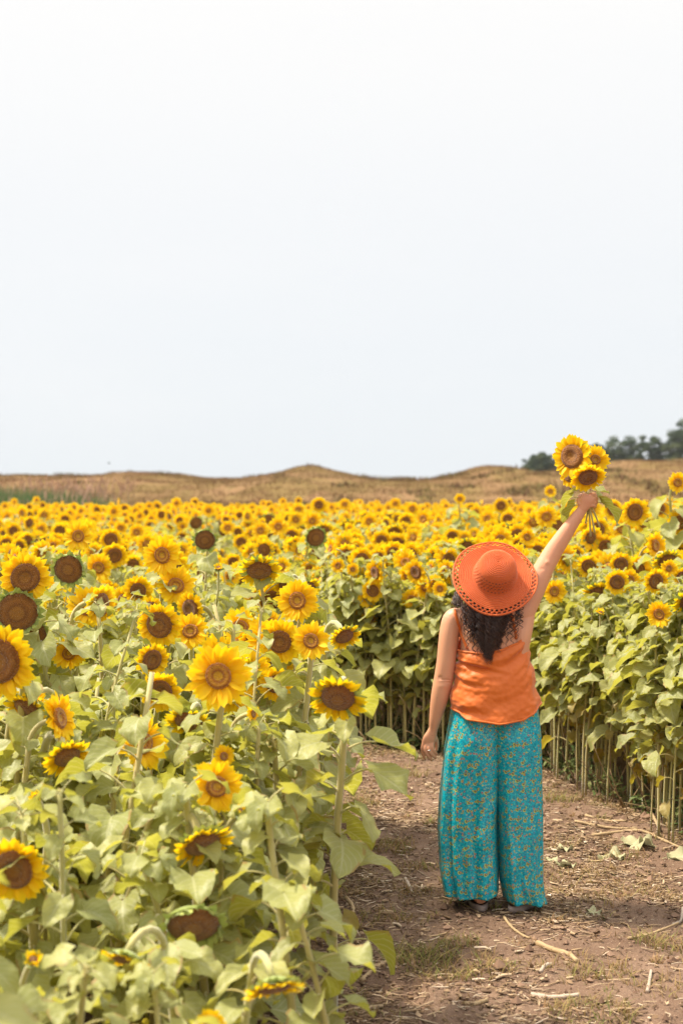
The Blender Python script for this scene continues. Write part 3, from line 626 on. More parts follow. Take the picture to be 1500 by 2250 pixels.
# ------------------------------------------------------------------ the rest of the field
FB = [(-0.12, 10.9), (0.24, 10.55), (0.9, 10.2), (1.32, 9.8), (1.62, 8.7), (1.95, 7.6), (2.3, 6.6), (2.6, 6.0)]
def in_field(x, y):
    """True where sunflowers grow"""
    if y > 43: return False
    if x > -0.12 - 0.02 * math.sin(y * 3) and x < 2.6:
        return y > np.interp(x, [p[0] for p in FB], [p[1] for p in FB])
    if x >= 2.6: return y > 6.0
    if -1.05 < x and 8.3 < y < 10.9: return False     # gap between the near block and the far block
    return y > 2.3 and x < np.interp(y, [3, 6.5, 8], [-.30, -.26, -.12])
cand = []
rgf = np.random.default_rng(55)
y = 2.4
while y < 43:
    sp0 = 0.30 if y < 16 else 0.36
    x = -(0.25 * y + 0.7 + (1.0 if y > 10 else 0.3))
    while x < 0.25 * y + 1.9:
        X = x + rgf.uniform(-.1, .1); Yy = y + rgf.uniform(-.12, .12)
        if in_field(X, Yy): cand.append((X, Yy))
        x += sp0
    y += sp0 * (1.05 if y < 16 else 1.0)
for i in range(520):
    k_ = rgf.random() * 3.0 - 0.1; y0 = np.interp(k_, [p[0] for p in FB], [p[1] for p in FB]); cand.append((k_, y0 + 0.02 + 1.0 * rgf.random() ** 1.2))
for i in range(46): cand.append((rgf.uniform(-.50, -.22), rgf.uniform(4.2, 8.0)))
def max_top(X, Y):
    """highest z a filler may reach without covering a head read off the photograph"""
    px = 750 + X / Y * FPX; lim = 9.9
    for (hx, hy, dp, k, yaw, Yh, desc) in heroes:
        if k == 'none': continue
        if Yh > Y + 0.05 and abs(px - hx) < dp * 0.5 + 0.17 * FPX / Y:
            lim = min(lim, CAMZ - (hy + dp * 0.45 - HOR) / FPX * Y)
    return lim
near, far = [], []
hxy = np.array([[p['X'], p['Y']] for p in PLANTS])
for (X, Y) in cand:
    if np.min(np.hypot(hxy[:, 0] - X, hxy[:, 1] - Y)) < 0.10: continue
    if any(abs(q['X'] - X) < 0.055 and abs(q['Y'] - Y) < 0.055 for q in near[-600:]): continue
    if Y < 15 and X < -0.1 and Y < 10:
        z = np.interp(Y, [2.4, 3.5, 4.8, 6, 7, 8.3, 10], [0.62, 0.78, 0.95, 1.18, 1.33, 1.42, 1.5]) + rgf.uniform(-.10, .10)
        if X > -0.75 and Y > 5.5: z -= 0.22 * (X + 0.75) / 0.65
    else:
        z = np.interp(Y, [6, 11, 15, 25, 43], [1.50, 1.50, 1.46, 1.42, 1.40]) + rgf.normal(0, 0.085)
        if X > 1.0 and Y < 16: z += 0.07
        ds = Y - np.interp(X, [p[0] for p in FB], [p[1] for p in FB])
        if ds < 1.7: z = np.interp(ds, [0, .5, 1.7], [1.12, 1.30, 1.50]) + rgf.normal(0, .13) + (0.10 if X > 1 else 0)
    mt = max_top(X, Y); z2 = min(z, mt)
    if z2 < 0.55: continue
    d = dict(X=X, Y=Y, Z=z2, capped=z2 < z - 0.02)
    (near if Y < 30 else far).append(d)
def Z_c(X, Y): return Y - np.interp(X, [p[0] for p in FB], [p[1] for p in FB]) < 1.7
def choose(d, g):
    X, Y = d['X'], d['Y']
    if Y < 5.6:
        u = g.random(); return 'none' if u < 0.72 else 'open' if (u < .82 and Y > 4.4) else 'nod' if u < .88 else 'bud'
    u = g.random()
    if d['capped'] and u < 0.45: return 'none'
    left = X < -0.1 and Y < 10
    if left and u < 0.22: return 'none'
    frontrow = (not left) and Y < 12.2
    if frontrow and u < (0.93 if (Z_c(X, Y) and d['Z'] < 1.42) else 0.30): return 'none'
    v = g.random()
    return 'open' if v < 0.5 else 'ripe' if v < 0.78 else 'nod' if v < 0.93 else 'bare' if v < 0.96 else 'bud'
near.sort(key=lambda d: d['Y'])
nind = 299 - len(PLANTS); front = []
def inview(d): 
    px = 750 + d['X'] / d['Y'] * FPX
    return -90 < px < 1590 and HOR + (CAMZ - d['Z']) / d['Y'] * FPX < 2300
vis = [d for d in near if inview(d)]; print('individual plants reach Y', vis[nind]['Y'], len(vis)); ind = vis[:nind]; ids = set(id(d) for d in ind)
rest = [d for d in near if id(d) not in ids] + far
for d in ind:
    g_ = np.random.default_rng(int(abs(d['X'] * 977) * 1000 + d['Y'] * 331)); k = choose(d, g_)
    yaw = g_.normal(0, 0.6)
    if k == 'none': yaw = g_.uniform(0, 6.28)
    add_sunflower((d['X'], d['Y'], d['Z']), g_.uniform(0.15, 0.215) * (0.5 if k == 'bud' else 0.65 if k == 'bare' else 1), k, yaw, g_)
# everything farther: one mass, simpler plants
def whole(h, kind, seed, det, nleaf, low):
    st, fo, tip, d = plant(h, NECK[kind] + 0.0, seed, det, low, headless=(kind == 'none'), nleaf=nleaf)
    mb = MB(); mb.join(st); mb.join(fo)
    if kind != 'none':
        B, Pt, D = head(kind, seed + 5, det); M = facing(d)
        for q in (B, Pt, D):
            if q.n: mb.join(q, M * 1.14, t=tip + d * 0.034)
    return mb
LIB = {2: [], 1: [], 0: []}
for i, k in enumerate(['none', 'none', 'none', 'none', 'open', 'ripe', 'none', 'none', 'none', 'open', 'ripe', 'none']): LIB[2].append((whole(1.5, k, 4001 + i * 17, 2, 17, 0.5), 1.5))
for det in (1, 0):
    for i, k in enumerate(['open', 'open', 'open', 'ripe', 'ripe', 'open', 'ripe', 'nod', 'open', 'ripe', 'none' if det else 'nod', 'bare' if det else 'open']):
        LIB[det].append((whole(1.5, k, 3000 + i * 13 + det, det, 15 if det else 9, 0.45 if det else 0.6), 1.5))
field = MB(); buck = {}
for d in rest:
    det = 2 if (d['Y'] < 11.6 and Z_c(d['X'], d['Y'])) else 1 if d['Y'] < 22 else 0
    buck.setdefault((det, int(rgf.integers(12))), []).append(d)
for (det, i), ds in buck.items():
    mb, h0 = LIB[det][i]
    Ms = np.stack([rotz(rgf.normal(0, 0.5)) * (d['Z'] / h0) * rgf.uniform(0.97, 1.03) * (1.0) for d in ds]); ts = np.array([[d['X'], d['Y'], -0.01] for d in ds])
    field.rep(mb, Ms, ts, rgf.uniform(0, 1, len(ds)))
tag(field.obj('sunflower_field', PM), 'mass of small yellow sunflowers filling the field back to the hill', 'sunflower field', kind='stuff')

# ------------------------------------------------------------------ labels of the individual plants
ORD = ['first', 'second', 'third', 'fourth', 'fifth', 'sixth', 'seventh', 'eighth', 'ninth', 'tenth', 'eleventh', 'twelfth', 'thirteenth', 'fourteenth', 'fifteenth', 'sixteenth', 'seventeenth', 'eighteenth', 'nineteenth', 'twentieth']
ORD += ['twenty-' + o for o in ORD[:9]] + ['thirtieth'] + ['thirty-' + o for o in ORD[:9]]
def ordn(i): return ORD[i] if i < len(ORD) else 'number %d' % (i + 1)
KW = {'open': 'open sunflower', 'ripe': 'ripe wide-disc sunflower', 'nod': 'nodding sunflower', 'bare': 'petal-less brown seed head', 'bud': 'sunflower bud', 'none': 'leafy stalk'}
def zone(p):
    px, py, Y, X = p['px'], p['py'], p['Y'], p['X']
    if X < -0.1 and Y < 9.9:
        b = 'bottom of left block' if Y < 4.2 else 'low in left block' if Y < 5.6 else 'mid left block' if Y < 7.2 else 'back of left block'
        c = 'at the left edge' if px < 190 else 'left of the biggest bloom' if px < 430 else 'below the first tall mound' if px < 620 else 'beside the path'
        return b + ' ' + c
    b = 'in the front row' if Y < 11.6 else 'behind the front row' if Y < 13.5 else 'in the farther rows'
    c = 'below the reeds' if px < 230 else 'far left of the hat' if px < 560 else 'below the first tall mound' if px < 780 else 'left of the woman' if px < 960 else 'behind the woman' if px < 1190 else 'right of the woman' if px < 1340 else 'near the right edge' if px < 1450 else 'at the right edge'
    return b + ' ' + c
Z_ = {}
for p in PLANTS:
    if p['hero']: tag(p['root'], p['hero'], 'sunflower', 'sunflowers growing in the field'); continue
    Z_.setdefault((zone(p), p['kind']), []).append(p)
for (z, k), ps in Z_.items():
    ps.sort(key=lambda q: q['px'])
    for i, p in enumerate(ps):
        if len(ps) == 1: lb = 'only ' + KW[k] + ' ' + z
        else: lb = ordn(i) + ' ' + KW[k] + ' from left, ' + z
        tag(p['root'], lb, 'sunflower', 'sunflowers growing in the field')

# ------------------------------------------------------------------ path litter, grass, stalks
rg = np.random.default_rng(77)
def on_path(n, spread=0.25):
    out_ = []
    while len(out_) < n:
        x = rg.uniform(-0.45, 2.4, n); y = rg.uniform(4.7, 11, n)
        lim = np.interp(x, [p[0] for p in FB], [p[1] for p in FB], left=11)
        k = (y < lim + spread) & (x < 0.25 * y + 0.25)
        out_ += list(zip(x[k], y[k]))
    return np.array(out_[:n])
def edge_near(x, y):
    lim = np.interp(x, [p[0] for p in FB], [p[1] for p in FB], left=11)
    return np.clip(1 - np.minimum(lim - y, (x + 0.1) * 1.0) / 0.55, 0, 1)
P_ = on_path(60000); dens = 0.07 + 0.75 * np.clip(vnoise(P_[:, 0] * 3, P_[:, 1] * 2.2, 61) * 1.9 - .85, 0, 1) + 0.55 * edge_near(P_[:, 0], P_[:, 1])
P_ = P_[rg.random(len(P_)) < dens]; n = len(P_)
ln = rg.gamma(1.5, 0.016, n) + 0.008; ln = np.minimum(ln, 0.14); wd = rg.uniform(0.0018, 0.0055, n) * (1 + (rg.random(n) < .08) * 1.5); az = rg.uniform(0, PI, n); az = np.where(rg.random(n) < .5, rg.normal(0, .5, n), az)
z0 = gz(P_[:, 0], P_[:, 1]) + rg.uniform(0.001, 0.010, n); tl = rg.normal(0, 0.12, n); bd = rg.normal(0, .12, n)
d = np.stack([np.cos(az), np.sin(az), tl], 1); s_ = np.stack([-np.sin(az), np.cos(az), 0 * az], 1)
C = np.stack([P_[:, 0], P_[:, 1], z0], 1)
rows = []
for t in (-1, 0, 1):
    c_ = C + d * (t * ln / 2)[:, None] + s_ * ((t * t) * bd * ln)[:, None]; wv = wd * (0.5 if t else 0.7)
    rows += [c_ - s_ * wv[:, None], c_ + s_ * wv[:, None], c_ + np.array([0, 0, 1]) * (wv * 1.1)[:, None]]
V = np.stack(rows, 1).reshape(-1, 3); F1 = []
for i in range(2):
    for (p, q) in ((0, 1), (1, 2), (2, 0)): F1.append([3 * i + p, 3 * i + q, 3 * i + 3 + q, 3 * i + 3 + p])
F = (np.array(F1)[None] + (np.arange(n) * 9)[:, None, None]).reshape(-1, 4)
mb = MB(); mb.add(V, F, None, np.repeat(rg.random(n), 9))
# leaf scraps
P2 = on_path(5200); P2 = P2[rg.random(len(P2)) < 0.15 + 0.6 * np.clip(vnoise(P2[:, 0] * 3, P2[:, 1] * 2.2, 61) * 1.5 - .4, 0, 1)]; n2 = len(P2)
for x, y in P2:
    L = rg.uniform(0.008, 0.030); V, F, uv = leaf(L, rg, 4, 2, rg.uniform(-.3, .6), rg.uniform(-1.5, 1.5), rg.uniform(-.4, .9), 0.1, rg.uniform(-1, 1), rg.uniform(.4, 1))
    mb.add(V @ rotz(rg.uniform(0, 6.28)).T + [x, y, float(gz(x, y)) + 0.006], F, None, rg.random() * 0.8 + .1)
tag(mb.obj('straw_litter', mat_var('straw', [(0.0, (0.09, 0.055, 0.035)), (0.3, (0.20, 0.125, 0.07)), (0.6, (0.34, 0.23, 0.135)), (0.85, (0.45, 0.33, 0.21)), (1.0, (0.60, 0.48, 0.36))], 0.8)), 'dry straw and leaf scraps strewn over the path', 'litter', kind='stuff')
# clods
mb = MB(); P2 = on_path(5200)
ico = np.array([[0, 0, 1], [.9, 0, .3], [.3, .85, .3], [-.7, .5, .3], [-.7, -.5, .3], [.3, -.85, .3], [0, 0, -.5]]); icf = np.array([[0, 1, 2], [0, 2, 3], [0, 3, 4], [0, 4, 5], [0, 5, 1], [6, 2, 1], [6, 3, 2], [6, 4, 3], [6, 5, 4], [6, 1, 5]])
for x, y in P2:
    s = rg.gamma(1.6, 0.0036) + 0.002; V = ico * rg.uniform(.6, 1.3, ico.shape) * s
    mb.add(V @ rotz(rg.uniform(0, 6)).T + [x, y, float(gz(x, y))], icf, None, rg.random())
tag(mb.obj('soil_clods', mat_var('clod', [(0, (0.13, 0.075, 0.05)), (1, (0.27, 0.17, 0.115))], 0.95), smooth=False), 'small crumbs and clods of dry soil on the path', 'clods', kind='stuff')
# grass and weeds on the path
def tufts(spots, mb, greens):
    for (x, y, r, nb, hmax) in spots:
        a = rg.uniform(0, 6.28, nb); q = r * np.sqrt(rg.random(nb)); X = x + np.cos(a) * q; Y = y + np.sin(a) * q * 0.8
        blades(mb, X, Y, gz(X, Y) - 0.002, rg.uniform(0.3, 1, nb) * hmax, rg.uniform(0.0025, 0.006, nb), 1.5, 4, rg, np.clip(greens - .22 + rg.normal(0, 0.24, nb), 0, 1))
def gp(px, py): Y = CAMZ * FPX / (py - HOR); return (px - 750) / FPX * Y, Y
mb = MB(); sp_l = []
for (px, py, r, nb, h, gr) in [(930, 2110, .16, 260, .09, .7), (850, 2020, .13, 120, .06, .5), (1010, 2080, .10, 120, .06, .55), (860, 1860, .13, 160, .08, .5), (880, 1700, .18, 260, .09, .6), (1360, 1880, .16, 150, .06, .4), (1290, 1935, .16, 160, .06, .4), (1400, 1965, .16, 140, .06, .45),
        (1240, 1960, .12, 80, .05, .4), (1330, 1985, .12, 120, .05, .4), (1080, 2140, .10, 90, .05, .5), (1320, 2150, .14, 160, .06, .5), (1450, 2080, .12, 160, .07, .55), (1070, 2150, .1, 60, .05, .4), (1240, 1860, .1, 60, .05, .4), (1300, 2235, .16, 220, .05, .6), (920, 1960, .12, 80, .05, .35), (970, 2150, .14, 160, .06, .6),
        (1080, 2000, .04, 26, .06, .7), (860, 1660, .2, 160, .06, .5), (1230, 1760, .12, 120, .09, .7), (940, 1640, .12, 120, .08, .6), (1450, 2180, .14, 90, .05, .45), (800, 1760, .1, 90, .08, .6), (1150, 2080, .08, 40, .04, .3), (1480, 1990, .12, 60, .05, .4), (1000, 1960, .1, 50, .05, .3), (1190, 2130, .12, 60, .05, .4)]:
    x, y = gp(px, py); tufts([(x, y, r, int(nb * 1.1), h * 1.1)], mb, gr)
for x, y in on_path(900, 0.1):
    if rg.random() < 0.25 + 0.7 * edge_near(x, y): tufts([(x, y, rg.uniform(.02, .08), int(rg.integers(8, 40)), rg.uniform(.03, .075))], mb, rg.uniform(.15, .7))
M_GRASS = mat_var('path_grass', [(0, (0.33, 0.20, 0.10)), (0.35, (0.30, 0.22, 0.08)), (0.6, (0.22, 0.22, 0.06)), (1, (0.13, 0.18, 0.045))], 0.7, 0.25)
tag(mb.obj('path_grass', M_GRASS), 'sparse trodden grass tufts on the path', 'grass', kind='stuff')
# darker weeds among the stem feet of the far block
mb = MB()
for k in range(420):
    x = rg.uniform(-0.1, 2.6); y0 = np.interp(x, [p[0] for p in FB], [p[1] for p in FB]); y = y0 + abs(rg.normal(0, 0.35)) - 0.02
    n_ = int(rg.integers(5, 12)); h = rg.uniform(.06, .26) * (1 if y > y0 + .05 else .6)
    st_ = np.array([[x, y, 0], [x + rg.normal(0, .03), y + rg.normal(0, .03), h]])
    V, F, uv = tube(np.linspace(st_[0], st_[1], 3), 0.0015, 3, cap=False); mb.add(V, F, uv, .6)
    for i in range(n_):
        L = rg.uniform(.02, .07); V, F, uv = leaf(L, rg, 4, 2, rg.uniform(-.2, .9), -rg.uniform(.3, 1.4), .3, .02, rg.uniform(-.4, .4), .45)
        q = st_[0] + (st_[1] - st_[0]) * rg.uniform(.15, 1); mb.add(V @ rotz(rg.uniform(0, 6.28)).T + q, F, None, rg.uniform(.35, 1))
tag(mb.obj('undergrowth', mat_var('undergrowth', [(0, (0.25, 0.17, 0.06)), (0.5, (0.17, 0.20, 0.06)), (1, (0.08, 0.13, 0.04))], 0.6, 0.2)), 'low green weeds growing between the sunflower feet', 'weeds', kind='stuff')

mb = MB()
for k in range(260):      # dead thin stems leaning and lying among the plants
    x = rg.uniform(-0.1, 2.5); y0 = np.interp(x, [p[0] for p in FB], [p[1] for p in FB]); y = y0 + rg.uniform(-.10, .7); h = rg.uniform(.12, .75); a_ = rg.uniform(0, 6.28); l_ = rg.uniform(.1, .9)
    q = np.array([x, y, 0.]); e_ = q + np.array([math.cos(a_) * h * l_, math.sin(a_) * h * l_ * .6, h * (1.02 - l_)])
    V, F, uv = tube(spline([q, (q + e_) / 2 + rg.normal(0, .02, 3), e_], 6), np.linspace(.0045, .002, 6) * rg.uniform(.5, 1.3), 5); mb.add(V, F, uv, rg.random())
tag(mb.obj('dead_stems', mat_var('dead_stem', [(0, (0.16, 0.10, 0.055)), (1, (0.42, 0.30, 0.16))], 0.8)), 'tangle of dead thin stems at the foot of the far block', 'dead stems', kind='stuff')
# single dry stalks and wilted leaves lying on the path
M_STK = mat_plain('dry_stalk', (0.30, 0.20, 0.10), (0.45, 0.33, 0.19), 25, 0.75, 0.6)
M_STKW = mat_plain('pale_stalk', (0.34, 0.26, 0.19), (0.50, 0.41, 0.33), 40, 0.75, 0.5)
def stalk(pts, r, label, m=M_STK, n=14, lift=0.0):
    P = []
    for (px, py) in pts:
        x, y = gp(px, py); P.append((x, y, float(gz(x, y)) + r * 0.8 + lift))
    P = spline(P, n); rr = r * (1 + 0.12 * np.sin(np.arange(n) * 2.1)) * np.linspace(1.05, 0.8, n)
    V, F, uv = tube(P - P.mean(0), rr, 9, ref=(0, 0.2, 1)); mb = MB(); mb.add(V, F, uv)
    for k in (n // 3, 2 * n // 3):        # nodes on the stalk
        q = P[k] - P.mean(0); V, F, uv = tube(np.array([q, q + (P[k + 1] - P[k]) * 0.3, q + (P[k + 1] - P[k]) * 0.5]), [r * .95, r * 1.22, r * .9], 9, ref=(0, 0.2, 1)); mb.add(V, F, uv)
    o = mb.obj('dry_stalk', m); o.location = P.mean(0); tag(o, label, 'stalk', 'dry stalks lying on the path'); return o
stalk([(1180, 2082), (1215, 2096), (1248, 2112), (1268, 2128)], .012, 'thick bent yellowish stalk on bare soil in front of the trousers')
stalk([(1166, 2194), (1215, 2199), (1274, 2202)], .010, 'long white cut stalk lying level near the bottom', M_STKW)
stalk([(1186, 2149), (1198, 2139), (1211, 2130)], .008, 'short white stalk piece between the bent stalk and the long white one', M_STKW)
stalk([(1106, 2014), (1122, 2036), (1145, 2050), (1163, 2062)], .006, 'thin dark curved twig just in front of the shoes')
stalk([(1422, 2188), (1426, 2168), (1430, 2148)], .007, 'short upright-pointing stalk piece at the lower right', M_STKW)
stalk([(793, 2160), (830, 2135), (880, 2100)], .009, 'pale stalk slanting out from under the left plants')
stalk([(760, 1985), (775, 2005), (770, 2030)], .010, 'thick brown stalk piece at the foot of the left plants')
stalk([(1285, 1798), (1330, 1806), (1376, 1816)], .008, 'straight pale stalk at the foot of the right plants')
stalk([(1262, 1820), (1340, 1828), (1400, 1832)], .008, 'long straw stalk, second in the pile at the right field edge')
stalk([(1300, 1838), (1400, 1836), (1450, 1848), (1496, 1862)], .009, 'longest stalk of the pile, curving to the right edge')
stalk([(1410, 1770), (1430, 1800), (1447, 1830)], .010, 'thick stalk leaning from the right plants onto the path', lift=.02)
stalk([(1438, 1815), (1458, 1795), (1475, 1775)], .007, 'thin stalk crossing the thick leaning one')
stalk([(1260, 1874), (1290, 1880), (1326, 1888)], .006, 'dark thin stalk on soil right of the trousers')
stalk([(890, 1930), (898, 1945), (905, 1958)], .009, 'short white stalk chunk left of the trousers', M_STKW)
stalk([(1380, 2080), (1420, 2060), (1490, 2045)], .006, 'branched brown twig at the right edge')
stalk([(970, 1972), (1010, 1985), (1050, 2006)], .004, 'long thin straw by the left shoe')
stalk([(900, 2056), (950, 2056), (985, 2052)], .004, 'flat pale straw left of the twig')
stalk([(1020, 2215), (1045, 2212), (1070, 2206)], .009, 'yellowish stalk piece at the bottom edge')
stalk([(1500, 2010), (1495, 2030), (1478, 2040)], .007, 'white stalk standing up at the right edge', M_STKW)
stalk([(1385, 1760), (1330, 1800)], .006, 'slanting straw under the right plants')
M_WILT = mat_plain('wilted_leaf', (0.33, 0.33, 0.17), (0.50, 0.45, 0.28), 25, 0.7, 0.5, trans=.15)
for (px, py, L, az, lb) in [(1385, 1866, .17, 0.3, 'big crumpled pale leaf lying on the path right of the trousers'), (1362, 1880, .12, 3.4, 'wilted leaf tucked against the big crumpled one'), (1480, 1885, .14, 0.2, 'wilted green leaf at the right edge of the path'),
        (1228, 1872, .09, 0.1, 'small dry leaf beside the right trouser leg'), (1232, 1900, .09, 0.4, 'small dry leaf lying lower beside the trouser hem'), (1300, 2010, .08, 1.0, 'yellowish leaf scrap in the grass'), (1215, 1895, .07, 2.0, 'curled pale leaf close to the trouser hem')]:
    x, y = gp(px, py); mb = MB()
    for q in range(2):
        V, F, uv = leaf(L * (1 - .3 * q), rg, 14, 10, .25 + .2 * q, -.9 - .3 * q, .25, .20, rg.uniform(-.25, .25)); V[:, 2] = V[:, 2] * .8 + L * .10 * (vnoise(V[:, 0] / L * 7 + px, V[:, 1] / L * 7, 5) - .3); mb.add(V @ rotz(q * .5).T, F, uv)
    V, F, uv = tube(spline([(0, 0, 0), (-.03, .01, .01), (-.08, .0, .002)], 6), .002, 5); mb.add(V, F, uv)
    o = mb.obj('wilted_leaf', M_WILT); o.location = (x, y, float(gz(x, y)) + .008); o.rotation_euler = (0, 0, az); tag(o, lb, 'leaf', 'wilted leaves on the path')

# ------------------------------------------------------------------ the woman
PY = 6.5; PS = FPX / PY
def Q(px, py, dy=0.0): return np.array(at(px, py, PY + dy))
a = MT('skin'); c = a.mix(a.noise(9, a.objc(), 4), (0.68, 0.34, 0.20, 1), (0.62, 0.285, 0.165, 1))
c = a.mix(a.math('GREATER_THAN', a.noise(75, a.objc(), 2), 0.74), c, (0.40, 0.18, 0.10, 1))
a.set(col=c, rough=0.48, spec=0.4, sss=0.12); a.p.inputs['Subsurface Radius'].default_value = (0.02, 0.008, 0.004); a.bump(a.noise(260, a.objc(), 3), 0.12, 0.002); M_SKIN = a.m
body = MB()
def limb(pts, n=18, seg=20, ref=(1, 0, 0)):
    """pts: (px, py, dy, ra, rb)"""
    k = spline([list(Q(p[0], p[1], p[2])) + [p[3], p[4]] for p in pts], n)
    V, F, uv = tube(k[:, :3], k[:, 3:], seg, ref=ref); body.add(V, F, uv)
# torso and neck
limb([(1087, 1640, .03, .12, .07), (1087, 1605, .02, .160, .105), (1086, 1560, .015, .182, .122), (1085, 1520, .0, .165, .108), (1084, 1480, -.005, .150, .100), (1083, 1440, -.01, .148, .100),
      (1081, 1405, -.015, .146, .098), (1078, 1378, -.015, .142, .092), (1076, 1358, -.01, .125, .075), (1078, 1345, -.005, .085, .060), (1081, 1330, -.0, .058, .052), (1083, 1310, .0, .052, .052), (1085, 1285, -.02, .05, .05)], 44, 32)
# shoulder blades and trapezius
limb([(1000, 1362, -.01, .040, .040), (1030, 1350, -.02, .045, .045), (1062, 1338, -.012, .038, .040), (1080, 1322, 0, .03, .03)], 14, ref=(0, 0, 1))
limb([(1140, 1358, -.01, .055, .055), (1115, 1352, -.015, .050, .050), (1095, 1335, -.01, .040, .042), (1084, 1320, 0, .03, .03)], 14, ref=(0, 0, 1))
limb([(1030, 1372, -.055, .03, .03), (1042, 1395, -.072, .036, .030), (1052, 1420, -.07, .025, .025)], 8)
limb([(1125, 1368, -.06, .03, .03), (1118, 1392, -.072, .036, .028), (1108, 1415, -.07, .025, .025)], 8)
limb([(1140, 1440, -.02, .04, .06), (1140, 1400, -.02, .055, .07), (1146, 1368, -.01, .055, .062), (1152, 1340, -.0, .050, .052)], 12)
# hanging left arm
limb([(1010, 1350, -.005, .035, .04), (994, 1360, -.01, .044, .046), (988, 1385, -.012, .046, .048), (984, 1415, -.012, .0450, .047), (980, 1455, -.010, .0445, .045), (975, 1490, -.006, .0455, .042), (970, 1512, -.004, .0435, .041),
      (965, 1535, 0, .040, .038), (960, 1560, .004, .034, .032), (955, 1585, .008, .0265, .024), (951.5, 1604, .012, .0200, .0165), (949, 1613, .014, .0235, .0155)], 50, 24)
# left palm and fingers
limb([(951.5, 1600, .012, .019, .015), (948, 1612, .014, .0250, .0150), (943, 1624, .017, .0300, .0150), (938.5, 1636, .022, .0285, .0130)], 12, 18)
for ch in ([(931, 1632, .020, .0092), (927.5, 1644, .022, .0085), (928, 1655, .032, .0078), (933, 1668, .045, .0066)],
           [(937, 1634, .017, .0100), (934.5, 1648, .012, .0092), (939, 1660, .018, .0086), (950, 1672, .030, .0070)],
           [(943.5, 1634, .015, .0102), (942, 1647, .008, .0094), (948, 1658, .012, .0086), (958, 1667, .022, .0070)],
           [(949.5, 1632, .016, .0100), (950, 1643, .010, .0090), (954, 1652, .012, .0082), (960, 1659, .020, .0068)],
           [(953, 1615, .022, .0120), (958, 1627, .034, .0105), (960, 1640, .044, .0090), (958, 1651, .052, .0072)]):
    limb([(p[0], p[1], p[2], p[3], p[3]) for p in ch], 14, 12)
# raised right arm
limb([(1128, 1372, -.01, .050, .055), (1143, 1350, -.008, .060, .060), (1156, 1325, 0, .057, .058), (1170, 1298, .006, .053, .054), (1184, 1270, .012, .049, .050), (1197, 1244, .018, .0450, .045), (1207, 1226, .022, .0435, .042), (1219, 1206, .024, .0410, .039),
      (1235, 1182, .024, .0375, .036), (1251, 1158, .022, .0325, .031), (1267, 1136, .020, .0270, .025), (1280, 1117, .018, .0230, .019), (1286, 1108, .016, .0250, .019)], 50, 24, ref=(.5, 0, .4))
# fist round the stems
limb([(1280, 1118, .014, .0215, .018), (1286, 1107, .010, .0290, .018), (1291, 1097, .006, .0335, .018), (1295, 1089, .008, .0300, .015)], 12, 18)
for i, (yy, sx) in enumerate(((1086.5, 0), (1094.5, 2.0), (1102.5, 2.0), (1110, -.5))):
    r_ = (.0098, .0104, .0100, .0088)[i]
    limb([(1296 + sx * .3, yy, .004, r_, r_), (1304.5 + sx, yy + .5, .012, r_ * 1.06, r_ * 1.06), (1307 + sx, yy + 2, .034, r_, r_), (1299 + sx, yy + 3, .053, r_ * .95, r_ * .95), (1288, yy + 3, .052, r_ * .9, r_ * .9), (1284, yy + 2, .040, r_ * .8, r_ * .8)], 20, 12, ref=(0, 0, 1))
limb([(1275, 1110, .012, .0135, .0135), (1271.5, 1099, .026, .0120, .0120), (1274.5, 1090, .042, .0108, .0108), (1284, 1086, .058, .0090, .0090)], 14, 12)
# legs
for (hx, kx, ax) in ((1050, 1048, 1053), (1124, 1134, 1137)):
    limb([(hx, 1600, .02, .088, .095), (hx, 1660, .02, .080, .085), (kx, 1780, .02, .055, .06), (kx, 1860, .03, .052, .058), (ax, 1935, .03, .034, .038), (ax, 1965, .025, .032, .036), (ax, 1977, .02, .034, .036)], 30, 18)
FEET = ((1054, -0.035, 0.06, R(4)), (1134, -0.055, 0.10, R(-38)))
for (fx, dy, tx, yw) in FEET:
    b = Q(fx, 1080, dy); b[2] = 0.0; d = np.array([-math.sin(yw), math.cos(yw), 0])
    k = spline([[*(b - d * .035 + [0, 0, .055]), .024, .026], [*(b - d * .01 + [0, 0, .062]), .034, .036], [*(b + d * .06 + [0, 0, .062]), .036, .036], [*(b + d * .12 + [0, 0, .048]), .042, .024], [*(b + d * .18 + [0, 0, .038]), .044, .014], [*(b + d * .215 + [0, 0, .034]), .03, .009]], 16)
    V, F, uv = tube(k[:, :3], k[:, 3:], 16, ref=(math.cos(yw), math.sin(yw), 0)); body.add(V, F, uv)
# head, tipped back; AX = the way the top of the head points
EH = R(33); AX = np.array([0.03, -math.cos(EH), math.sin(EH)]); AX /= np.linalg.norm(AX)
BR = Q(1087, 1267, -.08)                                   # centre of the hat brim
hc = BR - AX * .015; fw = np.array([0, math.sin(EH), math.cos(EH)])          # the face looks up and away
hp = [[*(hc + AX * t + fw * o), a_, b_] for t, o, a_, b_ in ((.108, 0, .012, .012), (.100, 0, .035, .035), (.075, 0, .058, .060), (.04, 0, .072, .074), (.0, .0, .077, .084), (-.04, .008, .073, .086), (-.075, .02, .062, .068), (-.10, .032, .045, .050), (-.118, .045, .026, .030), (-.124, .05, .010, .012))]
k = spline(hp, 26); V, F, uv = tube(k[:, :3], k[:, 3:], 26, ref=(1, 0, 0)); body.add(V, F, uv)
def blob(c, r, seg=12):
    r = np.asarray(r) * np.ones(3); t = np.linspace(-1, 1, 9); P = np.stack([0 * t, 0 * t, t * r[2]], 1) + c
    V, F, uv = tube(P, np.stack([r[0] * np.sqrt(1.001 - t * t), r[1] * np.sqrt(1.001 - t * t)], 1), seg); body.add(V, F, uv)
